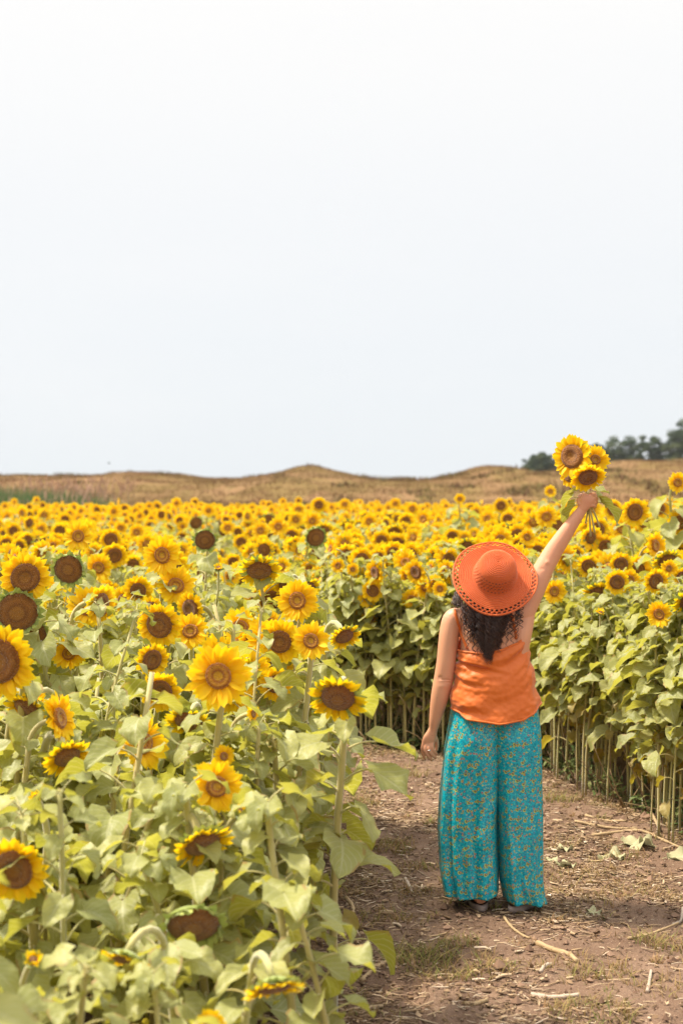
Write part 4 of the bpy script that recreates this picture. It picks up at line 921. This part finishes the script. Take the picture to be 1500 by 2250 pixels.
V, F, uv = tube(spline([hc - AX * .0 + fw * .082, hc - AX * .03 + fw * .103, hc - AX * .05 + fw * .098], 8), np.linspace(.007, .015, 8), 10); body.add(V, F, uv)   # nose
for sg in (-1, 1):
    blob(hc - AX * .015 + fw * .076 + np.array([sg * .031, 0, 0]), .015); blob(hc - AX * .03 + fw * .008 + np.array([sg * .078, 0, 0]), (.008, .018, .028))   # eyes, ears
for o, r_ in ((-.070, .010), (-.080, .011)):
    V, F, uv = tube([hc + AX * o + fw * .088 + np.array([x, 0, 0]) for x in (-.024, 0, .024)], [.004, r_, .004], 8, ref=(0, 0, 1)); body.add(V, F, uv)   # lips
person = body.obj('person', M_SKIN)
md = person.modifiers.new('r', 'REMESH'); md.mode = 'VOXEL'; md.voxel_size = 0.0027; md.use_smooth_shade = True
md = person.modifiers.new('s', 'SMOOTH'); md.factor = 0.5; md.iterations = 4
bake(person); _n = len(person.data.vertices); _c = np.empty(_n * 3, np.float32); person.data.vertices.foreach_get('co', _c); _c = _c.reshape(-1, 3).astype(float)
_px = 750 + _c[:, 0] / _c[:, 1] * FPX; _py = HOR + (CAMZ - _c[:, 2]) / _c[:, 1] * FPX; _nn = np.empty(_n * 3, np.float32); person.data.vertices.foreach_get('normal', _nn); _nn = _nn.reshape(-1, 3)
_d = np.zeros(_n); _bk = _nn[:, 1] < .2
for (x_, y_, sx, sy, sl, am) in ((978, 1494, 12, 1.6, .05, -.0032), (967, 1489, 4, 3.5, 0, -.004), (985, 1500, 8, 1.3, .1, -.0022), (975, 1508, 9, 5, 0, .0025), (1012, 1404, 3, 14, 0, -.004), (1202, 1236, 5, 5, 0, .004), (1190, 1250, 6, 4, 0, -.002), (1148, 1372, 5, 12, 0, -.003), (947, 1630, 1.2, 7, 0, -.0012), (940, 1630, 1.2, 7, 0, -.0012)):
    _d += am * np.exp(-((_px - x_) / sx) ** 2 - ((_py - y_ - sl * (_px - x_)) / sy) ** 2) * _bk
_c += _nn * _d[:, None]; person.data.vertices.foreach_set('co', _c.astype(np.float32).ravel())
person.data.materials.clear(); person.data.materials.append(M_SKIN)
for pl in person.data.polygons: pl.use_smooth = True
tag(person, 'woman from behind in straw hat and turquoise trousers, one arm raised with sunflowers', 'person')
from mathutils.bvhtree import BVHTree
_v = [v.co.copy() for v in person.data.vertices]; _p = [tuple(p.vertices) for p in person.data.polygons]; BV = BVHTree.FromPolygons(_v, _p)
def on_body(px, py, lift=.003):
    o = Vector((0, 0, CAMZ)); d = (at(px, py, 6.5) - o).normalized(); h = BV.ray_cast(o, d)
    return np.array(h[0] + h[1] * lift) if h[0] is not None else Q(px, py, -.1)

# camisole
def prof(y, tab): return np.interp(y, [t[0] for t in tab], [t[1] for t in tab])
LE = [(1375, 1009), (1427, 1007), (1470, 1001.5), (1523, 993.5), (1554, 989), (1585, 987)]
RE = [(1375, 1156), (1430, 1160), (1470, 1166), (1502, 1172.5), (1540, 1184), (1585, 1189)]
nth, nv = 220, 120
th = np.linspace(0, 2 * PI, nth, endpoint=False); cth, sth = np.cos(th), np.sin(th)
ytb = np.interp(cth, [-1, -.35, .2, .6, 1], [1427, 1431, 1421, 1409, 1381]); yhb = np.interp(cth, [-1, -.6, 0, .5, 1], [1553, 1570, 1579, 1572, 1542])
wf = np.clip(sth * 2, 0, 1); yt = ytb * (1 - wf) + wf * 1388; yh = yhb * (1 - wf) + wf * 1565
vv = np.linspace(0, 1, nv)[:, None]; yy = yt + (yh - yt) * vv
L_, R_ = prof(yy, LE), prof(yy, RE); cx = (L_ + R_) / 2; rx = (R_ - L_) / 2 / PS
ry = np.interp(yy, [1380, 1430, 1500, 1560], [.104, .112, .130, .158])
ex = 2.4; sc = (np.abs(cth) ** ex + np.abs(sth) ** ex) ** (-1 / ex)
u = cth * sc
ph = (yy + 58 * np.clip(u, 0, 1) ** 1.5 - 16 * (1 - u * u) + 14 * (vnoise(u * 3 + 5, yy / 40, 71) - .5)) / 21.0
amp = np.interp(yy, [1385, 1440, 1470, 1515, 1560], [.0008, .0045, .0065, .0040, .0005]) * (0.65 + .6 * vnoise(u * 2.2 + 9, yy / 30, 72)) * (1 + .5 * (u < 0) * np.abs(u))
w_ = np.sin(2 * PI * ph); fold = .38 * amp * w_ * np.clip(1.6 * vnoise(u * 2.5 + 1, yy / 25, 76) - .25, 0, 1)
fold = fold + .024 * (vnoise(u * 1.8 + 3, yy / 19 + np.clip(u, 0, 1) ** 1.5 * 2.6, 73) - .5) + .004 * (vnoise(u * 14, yy / 7, 74) - .5)
fold = fold - .012 * np.exp(-((yy - (1455 + 19 * (u + .9))) / 4.5) ** 2) * np.clip((.35 - u) * 1.3, 0, 1) + .009 * np.exp(-((yy - (1447 + 17 * (u + .9))) / 4.5) ** 2) * np.clip((.4 - u) * 1.3, 0, 1)
fold += .006 * np.cos(th * 9 + 1) * np.clip(vv - .5, 0, 1) * 1.2
rr_ = 1 + (fold + .004) / .15
X = cth * sc * rx * rr_; Yd = sth * sc * ry * rr_ - .002
dy = Yd; Yw = PY + dy; cxw = (cx - 750) / FPX * PY
X_ = cxw + X; Zw = CAMZ - (yy - HOR) / FPX * PY + 0 * X
V = np.stack([X_, Yw + 0 * X_, Zw], -1).reshape(-1, 3)
a = MT('orange_cloth'); u_ = a.uv(); mpn = a.n('ShaderNodeMapping'); mpn.inputs['Scale'].default_value = (700, 700, 700); a.l(a.objc(), mpn.inputs['Vector'])
c = a.mix(a.noise(14, a.objc(), 4), (0.76, 0.170, 0.016, 1), (0.67, 0.135, 0.012, 1)); a.set(col=c, rough=0.45, spec=0.4, sheen=0.25)
a.bump(a.math('ADD', a.noise(1.0, mpn.outputs[0], 2), a.math('MULTIPLY', a.noise(45, a.objc(), 4), 2.2)), 0.28, 0.003); a.translucent((0.8, 0.2, 0.02, 1), 0.12); M_TOP = a.m
mb = MB(); mb.add(V, grid_faces(nv, nth, True), np.stack([np.tile(th, nv), np.repeat(vv[:, 0], nth)], 1))
# hem and neckline bindings
for row, r_ in ((nv - 1, .0028), (0, .0032)):
    ring = V.reshape(nv, nth, 3)[row]; ring = np.concatenate([ring, ring[:1]]); v2, f2, u2 = tube(ring, r_, 6, ref=(0, 0, 1), cap=False); mb.add(v2, f2, u2)
for pts in ([(1027, 1425), (1020, 1408), (1012, 1387), (1005, 1366), (1000, 1350), (999, 1341)], [(1133, 1404), (1131, 1388), (1128, 1372), (1125, 1358), (1122, 1345)]):
    k = spline([on_body(x, y, .0035) for x, y in pts], 30); T = np.gradient(k, axis=0)
    v2, f2, u2 = tube(k, np.stack([np.full(30, .0052), np.full(30, .0018)], 1), 8, ref=(1, 0, 0)); mb.add(v2, f2, u2)
cam_o = mb.obj('camisole', M_TOP, person); md = cam_o.modifiers.new('s', 'SOLIDIFY'); md.thickness = .0018; md.offset = 1
tag(cam_o, 'orange camisole with thin straps')

# trousers
a = MT('printed_satin'); uvn = a.uv()
def vor(scale, rnd=1.0, off=0.0):
    x = a.n('ShaderNodeTexVoronoi'); x.inputs['Scale'].default_value = scale; x.inputs['Randomness'].default_value = rnd
    mp = a.n('ShaderNodeMapping'); mp.inputs['Location'].default_value = (off, off * .7, 0); a.l(uvn, mp.inputs['Vector']); a.l(mp.outputs[0], x.inputs['Vector']); x.voronoi_dimensions = '2D'
    return x, mp
base = a.ramp(a.noise(90, uvn, 5, .7), [(0.30, (0.0, 0.10, 0.15)), (0.5, (0.0, 0.31, 0.42)), (0.70, (0.002, 0.54, 0.62))])
def dots(c, scale, lo, hi, keep, pal, rnd=1.0, off=0.0, f=1.0):
    x, mp = vor(scale, rnd, off); s_ = a.n_sep(x.outputs['Color'])
    k = a.math('MULTIPLY', a.math('GREATER_THAN', x.outputs['Distance'], lo), a.math('LESS_THAN', x.outputs['Distance'], hi))
    k = a.math('MULTIPLY', a.math('MULTIPLY', k, a.math('LESS_THAN', s_[0], keep)), f)
    return a.mix(k, c, a.ramp(s_[1], pal, 'CONSTANT'))
PAL = [(0, (0.42, 0.45, 0.06)), (0.3, (0.10, 0.50, 0.22)), (0.5, (0.55, 0.26, 0.05)), (0.68, (0.18, 0.07, 0.14)), (0.85, (0.12, 0.55, 0.35))]
base = dots(base, 260, 0, .30, .42, [(0, (0.0, 0.07, 0.12)), (0.4, (0.03, 0.50, 0.40)), (0.7, (0.08, 0.60, 0.55)), (0.85, (0.12, 0.06, 0.12))], off=3.1)
base = dots(base, 120, .16, .34, .30, PAL, off=1.7)
base = dots(base, 75, 0, .30, .26, [(0, (0.35, 0.13, 0.05)), (0.4, (0.22, 0.10, 0.20)), (0.7, (0.45, 0.35, 0.05))], off=5.3)
base = dots(base, 75, .24, .34, .26, PAL, off=5.3)
# winged paisley motifs
x, mp = vor(24, .75, 2.2); sub = a.n('ShaderNodeVectorMath', operation='SUBTRACT'); sc_ = a.n('ShaderNodeVectorMath', operation='SCALE'); sc_.inputs['Scale'].default_value = 1.0
a.l(mp.outputs[0], sub.inputs[0]); a.l(x.outputs['Position'], sub.inputs[1]); dl = a.n_sep(sub.outputs[0]); rc = a.n_sep(x.outputs['Color'])
angl = a.math('ADD', a.math('ARCTAN2', dl[1], dl[0]), a.math('MULTIPLY', rc[0], 1.5)); lob = a.math('POWER', a.math('ABSOLUTE', a.math('SINE', a.math('MULTIPLY', angl, 1.0))), 0.6)
rad_ = a.math('MULTIPLY', x.outputs['Distance'], 1.0); lim_ = a.math('MULTIPLY', lob, 0.34)
halfp = a.math('GREATER_THAN', a.math('COSINE', a.math('ADD', angl, .6)), -.55)
ins = a.math('MULTIPLY', a.math('LESS_THAN', rad_, lim_), halfp); core = a.math('MULTIPLY', a.math('LESS_THAN', rad_, a.math('MULTIPLY', lim_, .68)), halfp); c2 = a.math('LESS_THAN', rad_, a.math('MULTIPLY', lim_, .35))
ins = a.math('MULTIPLY', ins, a.math('LESS_THAN', rc[1], .62)); base = a.mix(ins, base, (0.42, 0.45, 0.07, 1)); core = a.math('MULTIPLY', core, ins); c2 = a.math('MULTIPLY', c2, ins); base = a.mix(core, base, (0.06, 0.13, 0.11, 1)); base = a.mix(a.math('MULTIPLY', c2, halfp), base, (0.50, 0.24, 0.05, 1))
a.set(col=base, rough=0.33, spec=0.5, sheen=0.0); a.bump(a.noise(30, a.objc(), 4), 0.25, 0.006); M_PANTS = a.m
def legmesh(mb, le, re_, hem, seed, foldx):
    nth, nv = 200, 150
    th = np.linspace(0, 2 * PI, nth, endpoint=False); ct, s_t = np.cos(th), np.sin(th)
    y0 = 1538.0; yb = np.interp(ct, [-1, -.5, 0, .5, 1], hem); vv = np.linspace(0, 1, nv)[:, None]; yy = y0 + (yb - y0) * vv
    L_, R_ = prof(yy, le), prof(yy, re_); cx = (L_ + R_) / 2; rx = (R_ - L_) / 2 / PS
    ry = np.interp(yy, [1538, 1570, 1620, 1700, 1980], [.118, .136, .146, .135, .145]); ex = np.interp(yy, [1538, 1620, 1760], [2.1, 2.4, 2.8])
    sc = (np.abs(ct) ** ex + np.abs(s_t) ** ex) ** (-1 / ex)
    g_ = np.clip((yy - 1590) / 380, 0, 1)
    f = np.zeros_like(yy)
    rg = np.random.default_rng(seed)
    for kf in (3, 5, 8, 13):
        f += (0.20 / kf ** .75) * np.cos(kf * th + rg.uniform(0, 6) + .6 * np.sin(yy / 130 + rg.uniform(0, 6))) * g_ ** .9
    for (fx, wd_, dp_) in foldx:         # standing vertical folds seen on the back
        c0 = np.interp(yy, [1560, 1980], fx); f += dp_ * np.exp(-((ct * sc - c0) / wd_) ** 2) * (s_t < 0.2) * (.25 + .75 * g_)
    f += .10 * g_ * np.sin(yy / 17 + ct * 5 + seed) * np.clip(vnoise(ct * 2 + 7, yy / 70, seed + 9) - .5, 0, 1) + (.09 * (vnoise(ct * 2.5 + seed, yy / 60 + ct * 1.3, seed) - .5) + .045 * g_ * (vnoise(ct * 4 + seed, yy / 28 - ct, seed + 3) - .5)) + .018 * (vnoise(ct * 7 + seed, yy / 14, seed + 1) - .5)
    X = ct * sc * rx * (1 + f * .35); Yd = .015 + s_t * sc * ry * (1 + f)
    V = np.stack([(cx - 750) / FPX * PY + X, PY + Yd, CAMZ - (yy - HOR) / FPX * PY + 0 * X], -1)
    per = np.concatenate([[0], np.cumsum(np.linalg.norm(np.diff(V[60], axis=0), axis=1))])
    uv = np.stack([np.tile(per + seed, nv), V[..., 2].ravel()], 1)
    mb.add(V.reshape(-1, 3), grid_faces(nv, nth, True), uv)
mb = MB()
legmesh(mb, [(1538, 993), (1562, 991), (1608, 984), (1653, 977), (1767, 968), (1823, 966), (1903, 970), (1948, 977), (1966, 980)], [(1538, 1112), (1590, 1108), (1650, 1102), (1720, 1096), (1800, 1094), (1953, 1094)], [1958, 1964, 1961, 1960, 1950], 81,
        [([-.90, -.98], .08, .20), ([-.70, -.74], .10, -.20), ([.35, .1], .3, .05), ([.3, .62], .12, -.06)])
legmesh(mb, [(1538, 1062), (1590, 1066), (1650, 1074), (1720, 1083), (1800, 1088), (1930, 1097), (1976, 1106)], [(1538, 1181), (1555, 1182), (1608, 1188), (1721, 1190), (1835, 1191), (1925, 1189), (1960, 1193), (1978, 1198)], [1968, 1974, 1973, 1977, 1974], 88,
        [([.1, -.2], .25, .05), ([-.5, -.35], .13, -.07), ([.62, .75], .12, -.07)])
tr_o = mb.obj('trousers', M_PANTS, person); md = tr_o.modifiers.new('s', 'SOLIDIFY'); md.thickness = .0015; md.offset = 1
tag(tr_o, 'wide turquoise printed satin trousers')
# sandals
M_SOLE = mat_plain('sandal_foam', (0.27, 0.21, 0.19), (0.36, 0.29, 0.26), 30, 0.8, 0.2)
for (fx, dy, tx, yw) in FEET:
    b = Q(fx, 1080, dy); b[2] = 0; mb = MB(); t = np.linspace(0, 2 * PI, 44, endpoint=False)
    lx = .046 * np.cos(t) * (1 - .12 * np.sin(t)) ; ly = .085 + .135 * np.sin(t); lx = lx * np.interp(ly, [-.05, 0, .08, .16, .22], [.8, .92, .85, 1.1, .9])
    for (z0, z1) in ((.0, .030),):
        rings = [(1.0, z0 + .002), (1.05, z0 + .006), (1.06, z1 - .008), (1.02, z1), (.93, z1 + .001), (.9, z1 - .006), (.01, z1 - .007)]
        V = np.stack([np.stack([lx * s, .085 + (ly - .085) * s, 0 * t + z], 1) for s, z in rings], 0).reshape(-1, 3)
        mb.add(V @ rotz(yw).T + b, grid_faces(len(rings), 44, True))
    for q in (.12, .155):
        P = spline([[-.048, q, .02], [-.045, q, .045], [-.02, q + .005, .072], [.02, q + .005, .072], [.045, q, .045], [.048, q, .02]], 20); V, F, uv = tube(P, np.stack([np.full(20, .003), np.full(20, .013)], 1), 8, ref=(0, 0, 1)); mb.add(V @ rotz(yw).T + b, F, uv)
    mb.obj('sandal', M_SOLE, person)
# ring
M_GEM = mat_plain('silver', (0.75, 0.75, 0.78), (0.9, 0.9, 0.92), 50, 0.2); M_GEM.node_tree.nodes['Principled BSDF'].inputs['Metallic'].default_value = .9
c0 = Q(942.3, 1648.5, .010); mb = MB(); t = np.linspace(0, 2 * PI, 25); P = np.stack([np.cos(t) * .0105, np.sin(t) * .0105, 0 * t + .1 * np.cos(t) * .01], 1) + c0
V, F, uv = tube(P, .0014, 6, ref=(0, 0, 1), cap=False); mb.add(V, F, uv); V, F, uv = tube([c0 + [0, -.009, 0], c0 + [0, -.0125, 0], c0 + [0, -.015, 0]], [.003, .0042, .002], 8); mb.add(V, F, uv)
mb.obj('finger_ring', M_GEM, person)

# hair
a = MT('hair'); c = a.mix(a.attr(), (0.022, 0.013, 0.012, 1), (0.10, 0.045, 0.030, 1)); a.set(col=c, rough=0.34, spec=0.6); M_HAIR = a.m
rg = np.random.default_rng(5); mb = MB()
def strand(ctrl, amp, wl, r, ns=54, ph=None):
    k = spline(ctrl, ns); Ls = np.concatenate([[0], np.cumsum(np.linalg.norm(np.diff(k, axis=0), axis=1))]); ph = rg.uniform(0, 6.28) if ph is None else ph
    t = Ls / Ls[-1]; am = amp * np.clip(t * 2.2, .1, 1) * (1 + .35 * np.sin(Ls * 40 + ph)); A = 2 * PI * Ls / wl + ph
    k = k + np.stack([am * np.cos(A), am * .8 * np.sin(A), 0 * A], 1)
    V, F, uv = tube(k, r * np.interp(t, [0, .8, 1], [1, .85, .15]), 4, ref=(1, .2, 0), cap=False); mb.add(V, F, uv, rg.uniform(0, 1))
for i in range(64):
    u = max(-1, min(1, rg.normal(0, .50))); xs_ = 1083 + u * 60; big_ = abs(u) > .6
    ye = 1340 + 124 * (1 - .55 * abs(u) ** 1.1) * rg.uniform(.62, 1.03); xe = (xs_ + rg.normal(0, 4)) if big_ else 1073 + u * 38 + rg.normal(0, 3)
    dpt = -.116 - .045 * rg.random() * (1 - abs(u) * .6); ph_ = rg.uniform(0, 6.28); amp_ = rg.uniform(.006, .012); wl_ = rg.uniform(.026, .044)
    for q in range(5 if big_ else 13):
        j = rg.normal(0, 1, 3); ox, od = j[0] * (1.0 if big_ else 1.9), j[1] * .0022
        strand([Q(1083 + (xs_ - 1083) * .6 + ox, 1296, -.08), Q(xs_ + ox, 1325, max(dpt, -.128) + od), Q(xs_ * .5 + xe * .5 + ox, 1335 + (ye - 1335) * .45, dpt + od), Q(xe + ox * .8, ye + j[2] * 3, dpt + .01 + od)], amp_ * rg.uniform(.85, 1.15), wl_ * rg.uniform(.93, 1.07), rg.uniform(.0009, .0017), ph=ph_ + rg.normal(0, .8))
for i in range(170):
    u = rg.uniform(-.75, .75); xs_ = 1083 + u * 60
    strand([Q(1083 + u * 36, 1296, -.078), Q(xs_, 1325, -.120), Q(1078 + u * 46, 1375, -.118), Q(1074 + u * 30, 1350 + 85 * (1 - .5 * abs(u)), -.112)], .004, .035, .0022)
for i in range(90):       # bunch escaping at the left of the brim
    u = rg.random(); p0 = Q(1030, 1300, -.03); p1 = Q(1003 + 14 * u, 1303 + rg.uniform(-4, 6), -.02 - .05 * u); p2 = Q(994 + 16 * u + rg.normal(0, 2), 1320 + rg.uniform(-4, 6), -.03 - .06 * u); p3 = Q(1000 + 22 * u + rg.normal(0, 3), 1334 + rg.uniform(-5, 8), -.04 - .06 * u)
    strand([p0, p1, p2, p3], rg.uniform(.003, .007), rg.uniform(.018, .032), rg.uniform(.0008, .0014), 40)
for (x0, x1, y1) in ((1020, 1018, 1403), (1024, 1024, 1380), (1028, 1033, 1425), (1015, 1012, 1372), (1032, 1027, 1432), (1135, 1143, 1384), (1128, 1139, 1378), (1140, 1134, 1368), (1125, 1112, 1398), (1120, 1109, 1386), (1012, 1021, 1392), (1040, 1048, 1452), (1100, 1094, 1440), (1132, 1131, 1360), (1118, 1104, 1404), (1036, 1040, 1447)):
    wl_, am_, ph_ = rg.uniform(.026, .038), rg.uniform(.004, .007), rg.uniform(0, 6)
    for q in range(4): strand([Q(x0 + q * .6, 1318, -.12), Q((x0 + x1) / 2 + q, 1345, -.138), Q(x1 + rg.normal(0, 1.5), y1 * .5 + 672, -.135), Q(x1 + rg.normal(0, 2), y1 + rg.uniform(-5, 3), -.125)], am_, wl_, .0012, 60, ph=ph_ + rg.normal(0, .2))
# scalp covering on the back of the head
k = spline([[*(hc + AX * t + fw * (o - .006)), a_, b_] for t, o, a_, b_ in ((.095, 0, .02, .02), (.070, 0, .060, .062), (.04, 0, .074, .076), (.0, .002, .082, .084), (-.04, -.008, .080, .088), (-.07, -.012, .066, .072), (-.10, -.02, .04, .05))], 18)
V, F, uv = tube(k[:, :3], k[:, 3:], 26, ref=(1, 0, 0)); mb.add(V, F, uv, .2)
hr = mb.obj('hair', M_HAIR, person); tag(hr, 'long dark curly hair')

# crocheted hat
sp_ = np.array([(0, .128), (.03, .1275), (.055, .121), (.072, .108), (.082, .085), (.088, .055), (.092, .028), (.097, .010), (.108, .002), (.135, -.002), (.165, -.004), (.192, -.008)])
pr = spline(sp_, 400); s_ = np.concatenate([[0], np.cumsum(np.linalg.norm(np.diff(pr, axis=0), axis=1))]); nr = 210; sl_ = np.linspace(0.0015, s_[-1], nr); pr = np.stack([np.interp(sl_, s_, pr[:, 0]), np.interp(sl_, s_, pr[:, 1])], 1)
nth = 432; th = np.linspace(0, 2 * PI, nth, endpoint=False); tn = nrm(np.gradient(pr, axis=0)); no = np.stack([-tn[:, 1], tn[:, 0]], 1)
rip = .0031 * np.cos(2 * PI * sl_ / .0078); st_n = np.maximum(20, np.round(pr[:, 0] * 2 * PI / .006))
stitch = .0007 * np.cos(th[None] * np.round(st_n / 12)[:, None] * 12)
off = rip[:, None] + stitch; rr_ = pr[:, 0][:, None] + no[:, 0][:, None] * off; zz_ = pr[:, 1][:, None] + no[:, 1][:, None] * off
bq = np.clip((rr_ - .095) / .1, 0, 1); zz_ = zz_ + bq ** 1.5 * (.010 * np.cos(2 * th + .8) + .006 * np.cos(3 * th + 2.0) + .003 * np.cos(5 * th)) ; rr_ = rr_ * (1 + bq * (.012 * np.cos(2 * th + .3) + .006 * np.cos(5 * th + 1)))
V = np.stack([rr_ * np.cos(th), rr_ * np.sin(th), zz_], -1).reshape(-1, 3)
F = grid_faces(nr, nth, True); ri = np.arange(nr - 1).repeat(nth); ci = np.tile(np.arange(nth), nr - 1)
def band(s0, s1, ncell, duty, shift=0.0):
    m_ = (sl_[ri] > s0) & (sl_[ri] < s1); ph_ = (ci / nth * ncell + shift) % 1; return m_ & (ph_ < duty)
E_ = sl_[-1]; hole = band(E_ - .0290, E_ - .0205, 50, .56) | band(E_ - .0175, E_ - .0095, 50, .56, .5) | band(E_ - .043, E_ - .0385, 54, .28, .2)
for k in range(6): hole |= band(.106 + k * .0115, .1135 + k * .0115, 36, .5, .35 * k)
hat = MB(); hat.add(V, F[~hole], np.stack([np.tile(th, nr), np.repeat(sl_, nth)], 1))
a = MT('crochet_straw'); c = a.mix(a.noise(60, a.objc(), 4), (0.82, 0.185, 0.045, 1), (0.70, 0.125, 0.030, 1)); a.set(col=c, rough=0.75, spec=0.2, sheen=0.3)
mpn = a.n('ShaderNodeMapping'); mpn.inputs['Scale'].default_value = (140, 980, 1); a.l(a.uv(), mpn.inputs['Vector']); a.bump(a.noise(1, mpn.outputs[0], 3), 0.6, 0.003); a.translucent((0.8, 0.15, 0.03, 1), 0.10)
ho = hat.obj('straw_hat', a.m, person); ho.location = BR; ho.rotation_euler = Vector(AX).to_track_quat('Z', 'Y').to_euler()
md = ho.modifiers.new('s', 'SOLIDIFY'); md.thickness = .002
tag(ho, 'wide brimmed orange crocheted hat')

# ------------------------------------------------------------------ the bunch of cut sunflowers in the fist
grip = lambda i: Q(1289.5 + (i % 2) * 2.5, 1098, .022 + .008 * (i // 2))
BQ = [('ripe', (1257, 1003), -.02, .215, (-.72, -.90, .10), (1306, 1170), 'largest sunflower of the held bunch, upper left, with long ragged petals'),
      ('open', (1307, 1010), .02, .145, (.12, -1, .12), (1317, 1158), 'small disc sunflower at the upper right of the held bunch'),
      ('ripe', (1291, 1048), -.075, .172, (.05, -.78, -.80), (1297, 1179), 'front sunflower of the held bunch, facing down over the fist'),
      ('ripe', (1249, 1042), .03, .135, (-.95, -.55, -.12), (1286, 1150), 'sunflower of the held bunch turned away to the left, lowest on that side')]
for i, (k, pp, dy, dia, fd, bot, lb) in enumerate(BQ):
    hp_ = Q(*pp, dy); d = nrm(np.array(fd)); g_ = grip(i); back = hp_ - d * .03 * dia / .2
    root = link('cut_sunflower', None); root.location = g_; tag(root, lb, 'sunflower', 'sunflowers of the held bunch')
    bt = Q(*bot, .03 + .01 * i); k0 = spline([bt - g_, (bt - g_) * .5 + [.003, 0, 0], [0, 0, 0], (back - d * .03 - g_) * .55 + [0, 0, .01], back - d * .028 - g_, back - g_], 26)
    V, F, uv = tube(k0, np.linspace(.0040, .0046, 26), 8, ref=(1, 0, 0)); mb = MB(); mb.add(V, F, uv); mb.obj('stem', PM, root)
    cl, pt, dc = HEADS[k][i % len(HEADS[k])]; hd = link('flower_head', cl, root); s = dia / .2; M = Vector(d).to_track_quat('Z', 'Y').to_matrix() @ Matrix.Rotation(i * 1.3, 3, 'Z')
    hd.location = hp_ - g_; hd.rotation_euler = M.to_euler(); hd.scale = (s, s, s); link('petals', pt, hd); link('seed_disc', dc, hd)
    rgb = np.random.default_rng(40 + i); mb = MB()
    LV = {0: [((1270, 1092), (-1, .3), .10, -1.2)], 1: [((1300, 1092), (.9, .2), .08, -.9), ((1306, 1104), (1, .0), .135, -1.0)], 2: [((1292, 1078), (.8, -.2), .07, -.2), ((1280, 1078), (-.8, -.3), .06, -.3)], 3: [((1276, 1112), (-.9, .5), .11, -1.3)]}[i]
    for (lp_, dr, L, pt_) in LV:
        az = math.atan2(dr[1], dr[0]); P0 = Q(*lp_, .02); V, F, uv = leaf(L, rgb, 9, 6, pt_ * .5, pt_ * .9, .5, .08, rgb.uniform(-.5, .5)); mb.add(V @ rotz(az).T + P0 + np.array([math.cos(az), math.sin(az), 0]) * .03 - g_, F, uv, .3, 1)
        v2, f2, u2 = tube(spline([[0, 0, 0], (P0 - g_) * .6, P0 + np.array([math.cos(az), math.sin(az), 0]) * .03 - g_], 8), .002, 5); mb.add(v2, f2, u2, .5, 0)
    mb.obj('foliage', PM, root)

# ------------------------------------------------------------------ bird
br = link('bird', None); br.location = at(239, 1018, 70); tag(br, 'tiny dark bird flying above the hill at left', 'bird')
M_BIRD = mat_plain('bird_feathers', (0.02, 0.02, 0.022), (0.04, 0.04, 0.04), 30, 0.6)
mb = MB(); V, F, uv = tube(spline([(-.07, 0, 0), (-.04, 0, .005), (0, 0, 0), (.05, 0, .01), (.075, 0, .014), (.09, 0, .012)], 14), np.interp(np.linspace(0, 1, 14), [0, .3, .6, .8, 1], [.006, .018, .020, .014, .002]), 8, ref=(0, 0, 1)); mb.add(V, F, uv)
o = mb.obj('body', M_BIRD, br)
for sg in (-1, 1):
    mb = MB(); t = np.linspace(0, 1, 6); z = .05 * np.sin(t * 2.2); y = sg * t * .11; ch = np.interp(t, [0, .4, 1], [.045, .05, .004])
    V = np.stack([np.stack([.02 - t * .03 + 0 * t, y, z], 1), np.stack([.02 - t * .03 - ch, y, z - .004], 1), np.stack([.015 - t * .03 - ch / 2, y, z + .004], 1)], 1).reshape(-1, 3)
    mb.add(V, grid_faces(6, 3, True)); mb.obj('wing', M_BIRD, br)

# ------------------------------------------------------------------ thin summer haze (closed box round camera and scene)
hz = MB(); xa, xb, ya, yb, za, zb = -320, 320, -120, 460, -5, 30
V = [(x, y, z) for z in (za, zb) for y in (ya, yb) for x in (xa, xb)]
hz.add(V, np.array([[0, 2, 3, 1], [4, 5, 7, 6], [0, 1, 5, 4], [2, 6, 7, 3], [0, 4, 6, 2], [1, 3, 7, 5]]))
hm = bpy.data.materials.new('haze'); hm.use_nodes = True; t_ = hm.node_tree; t_.nodes.clear(); ho_ = t_.nodes.new('ShaderNodeOutputMaterial'); hv = t_.nodes.new('ShaderNodeVolumePrincipled')
hv.inputs['Color'].default_value = (.90, .93, .97, 1); hv.inputs['Density'].default_value = 0.0002; hv.inputs['Anisotropy'].default_value = 0.3; t_.links.new(hv.outputs[0], ho_.inputs['Volume'])
tag(hz.obj('haze', hm, smooth=False), 'thin pale summer haze over the field', 'haze', kind='stuff')
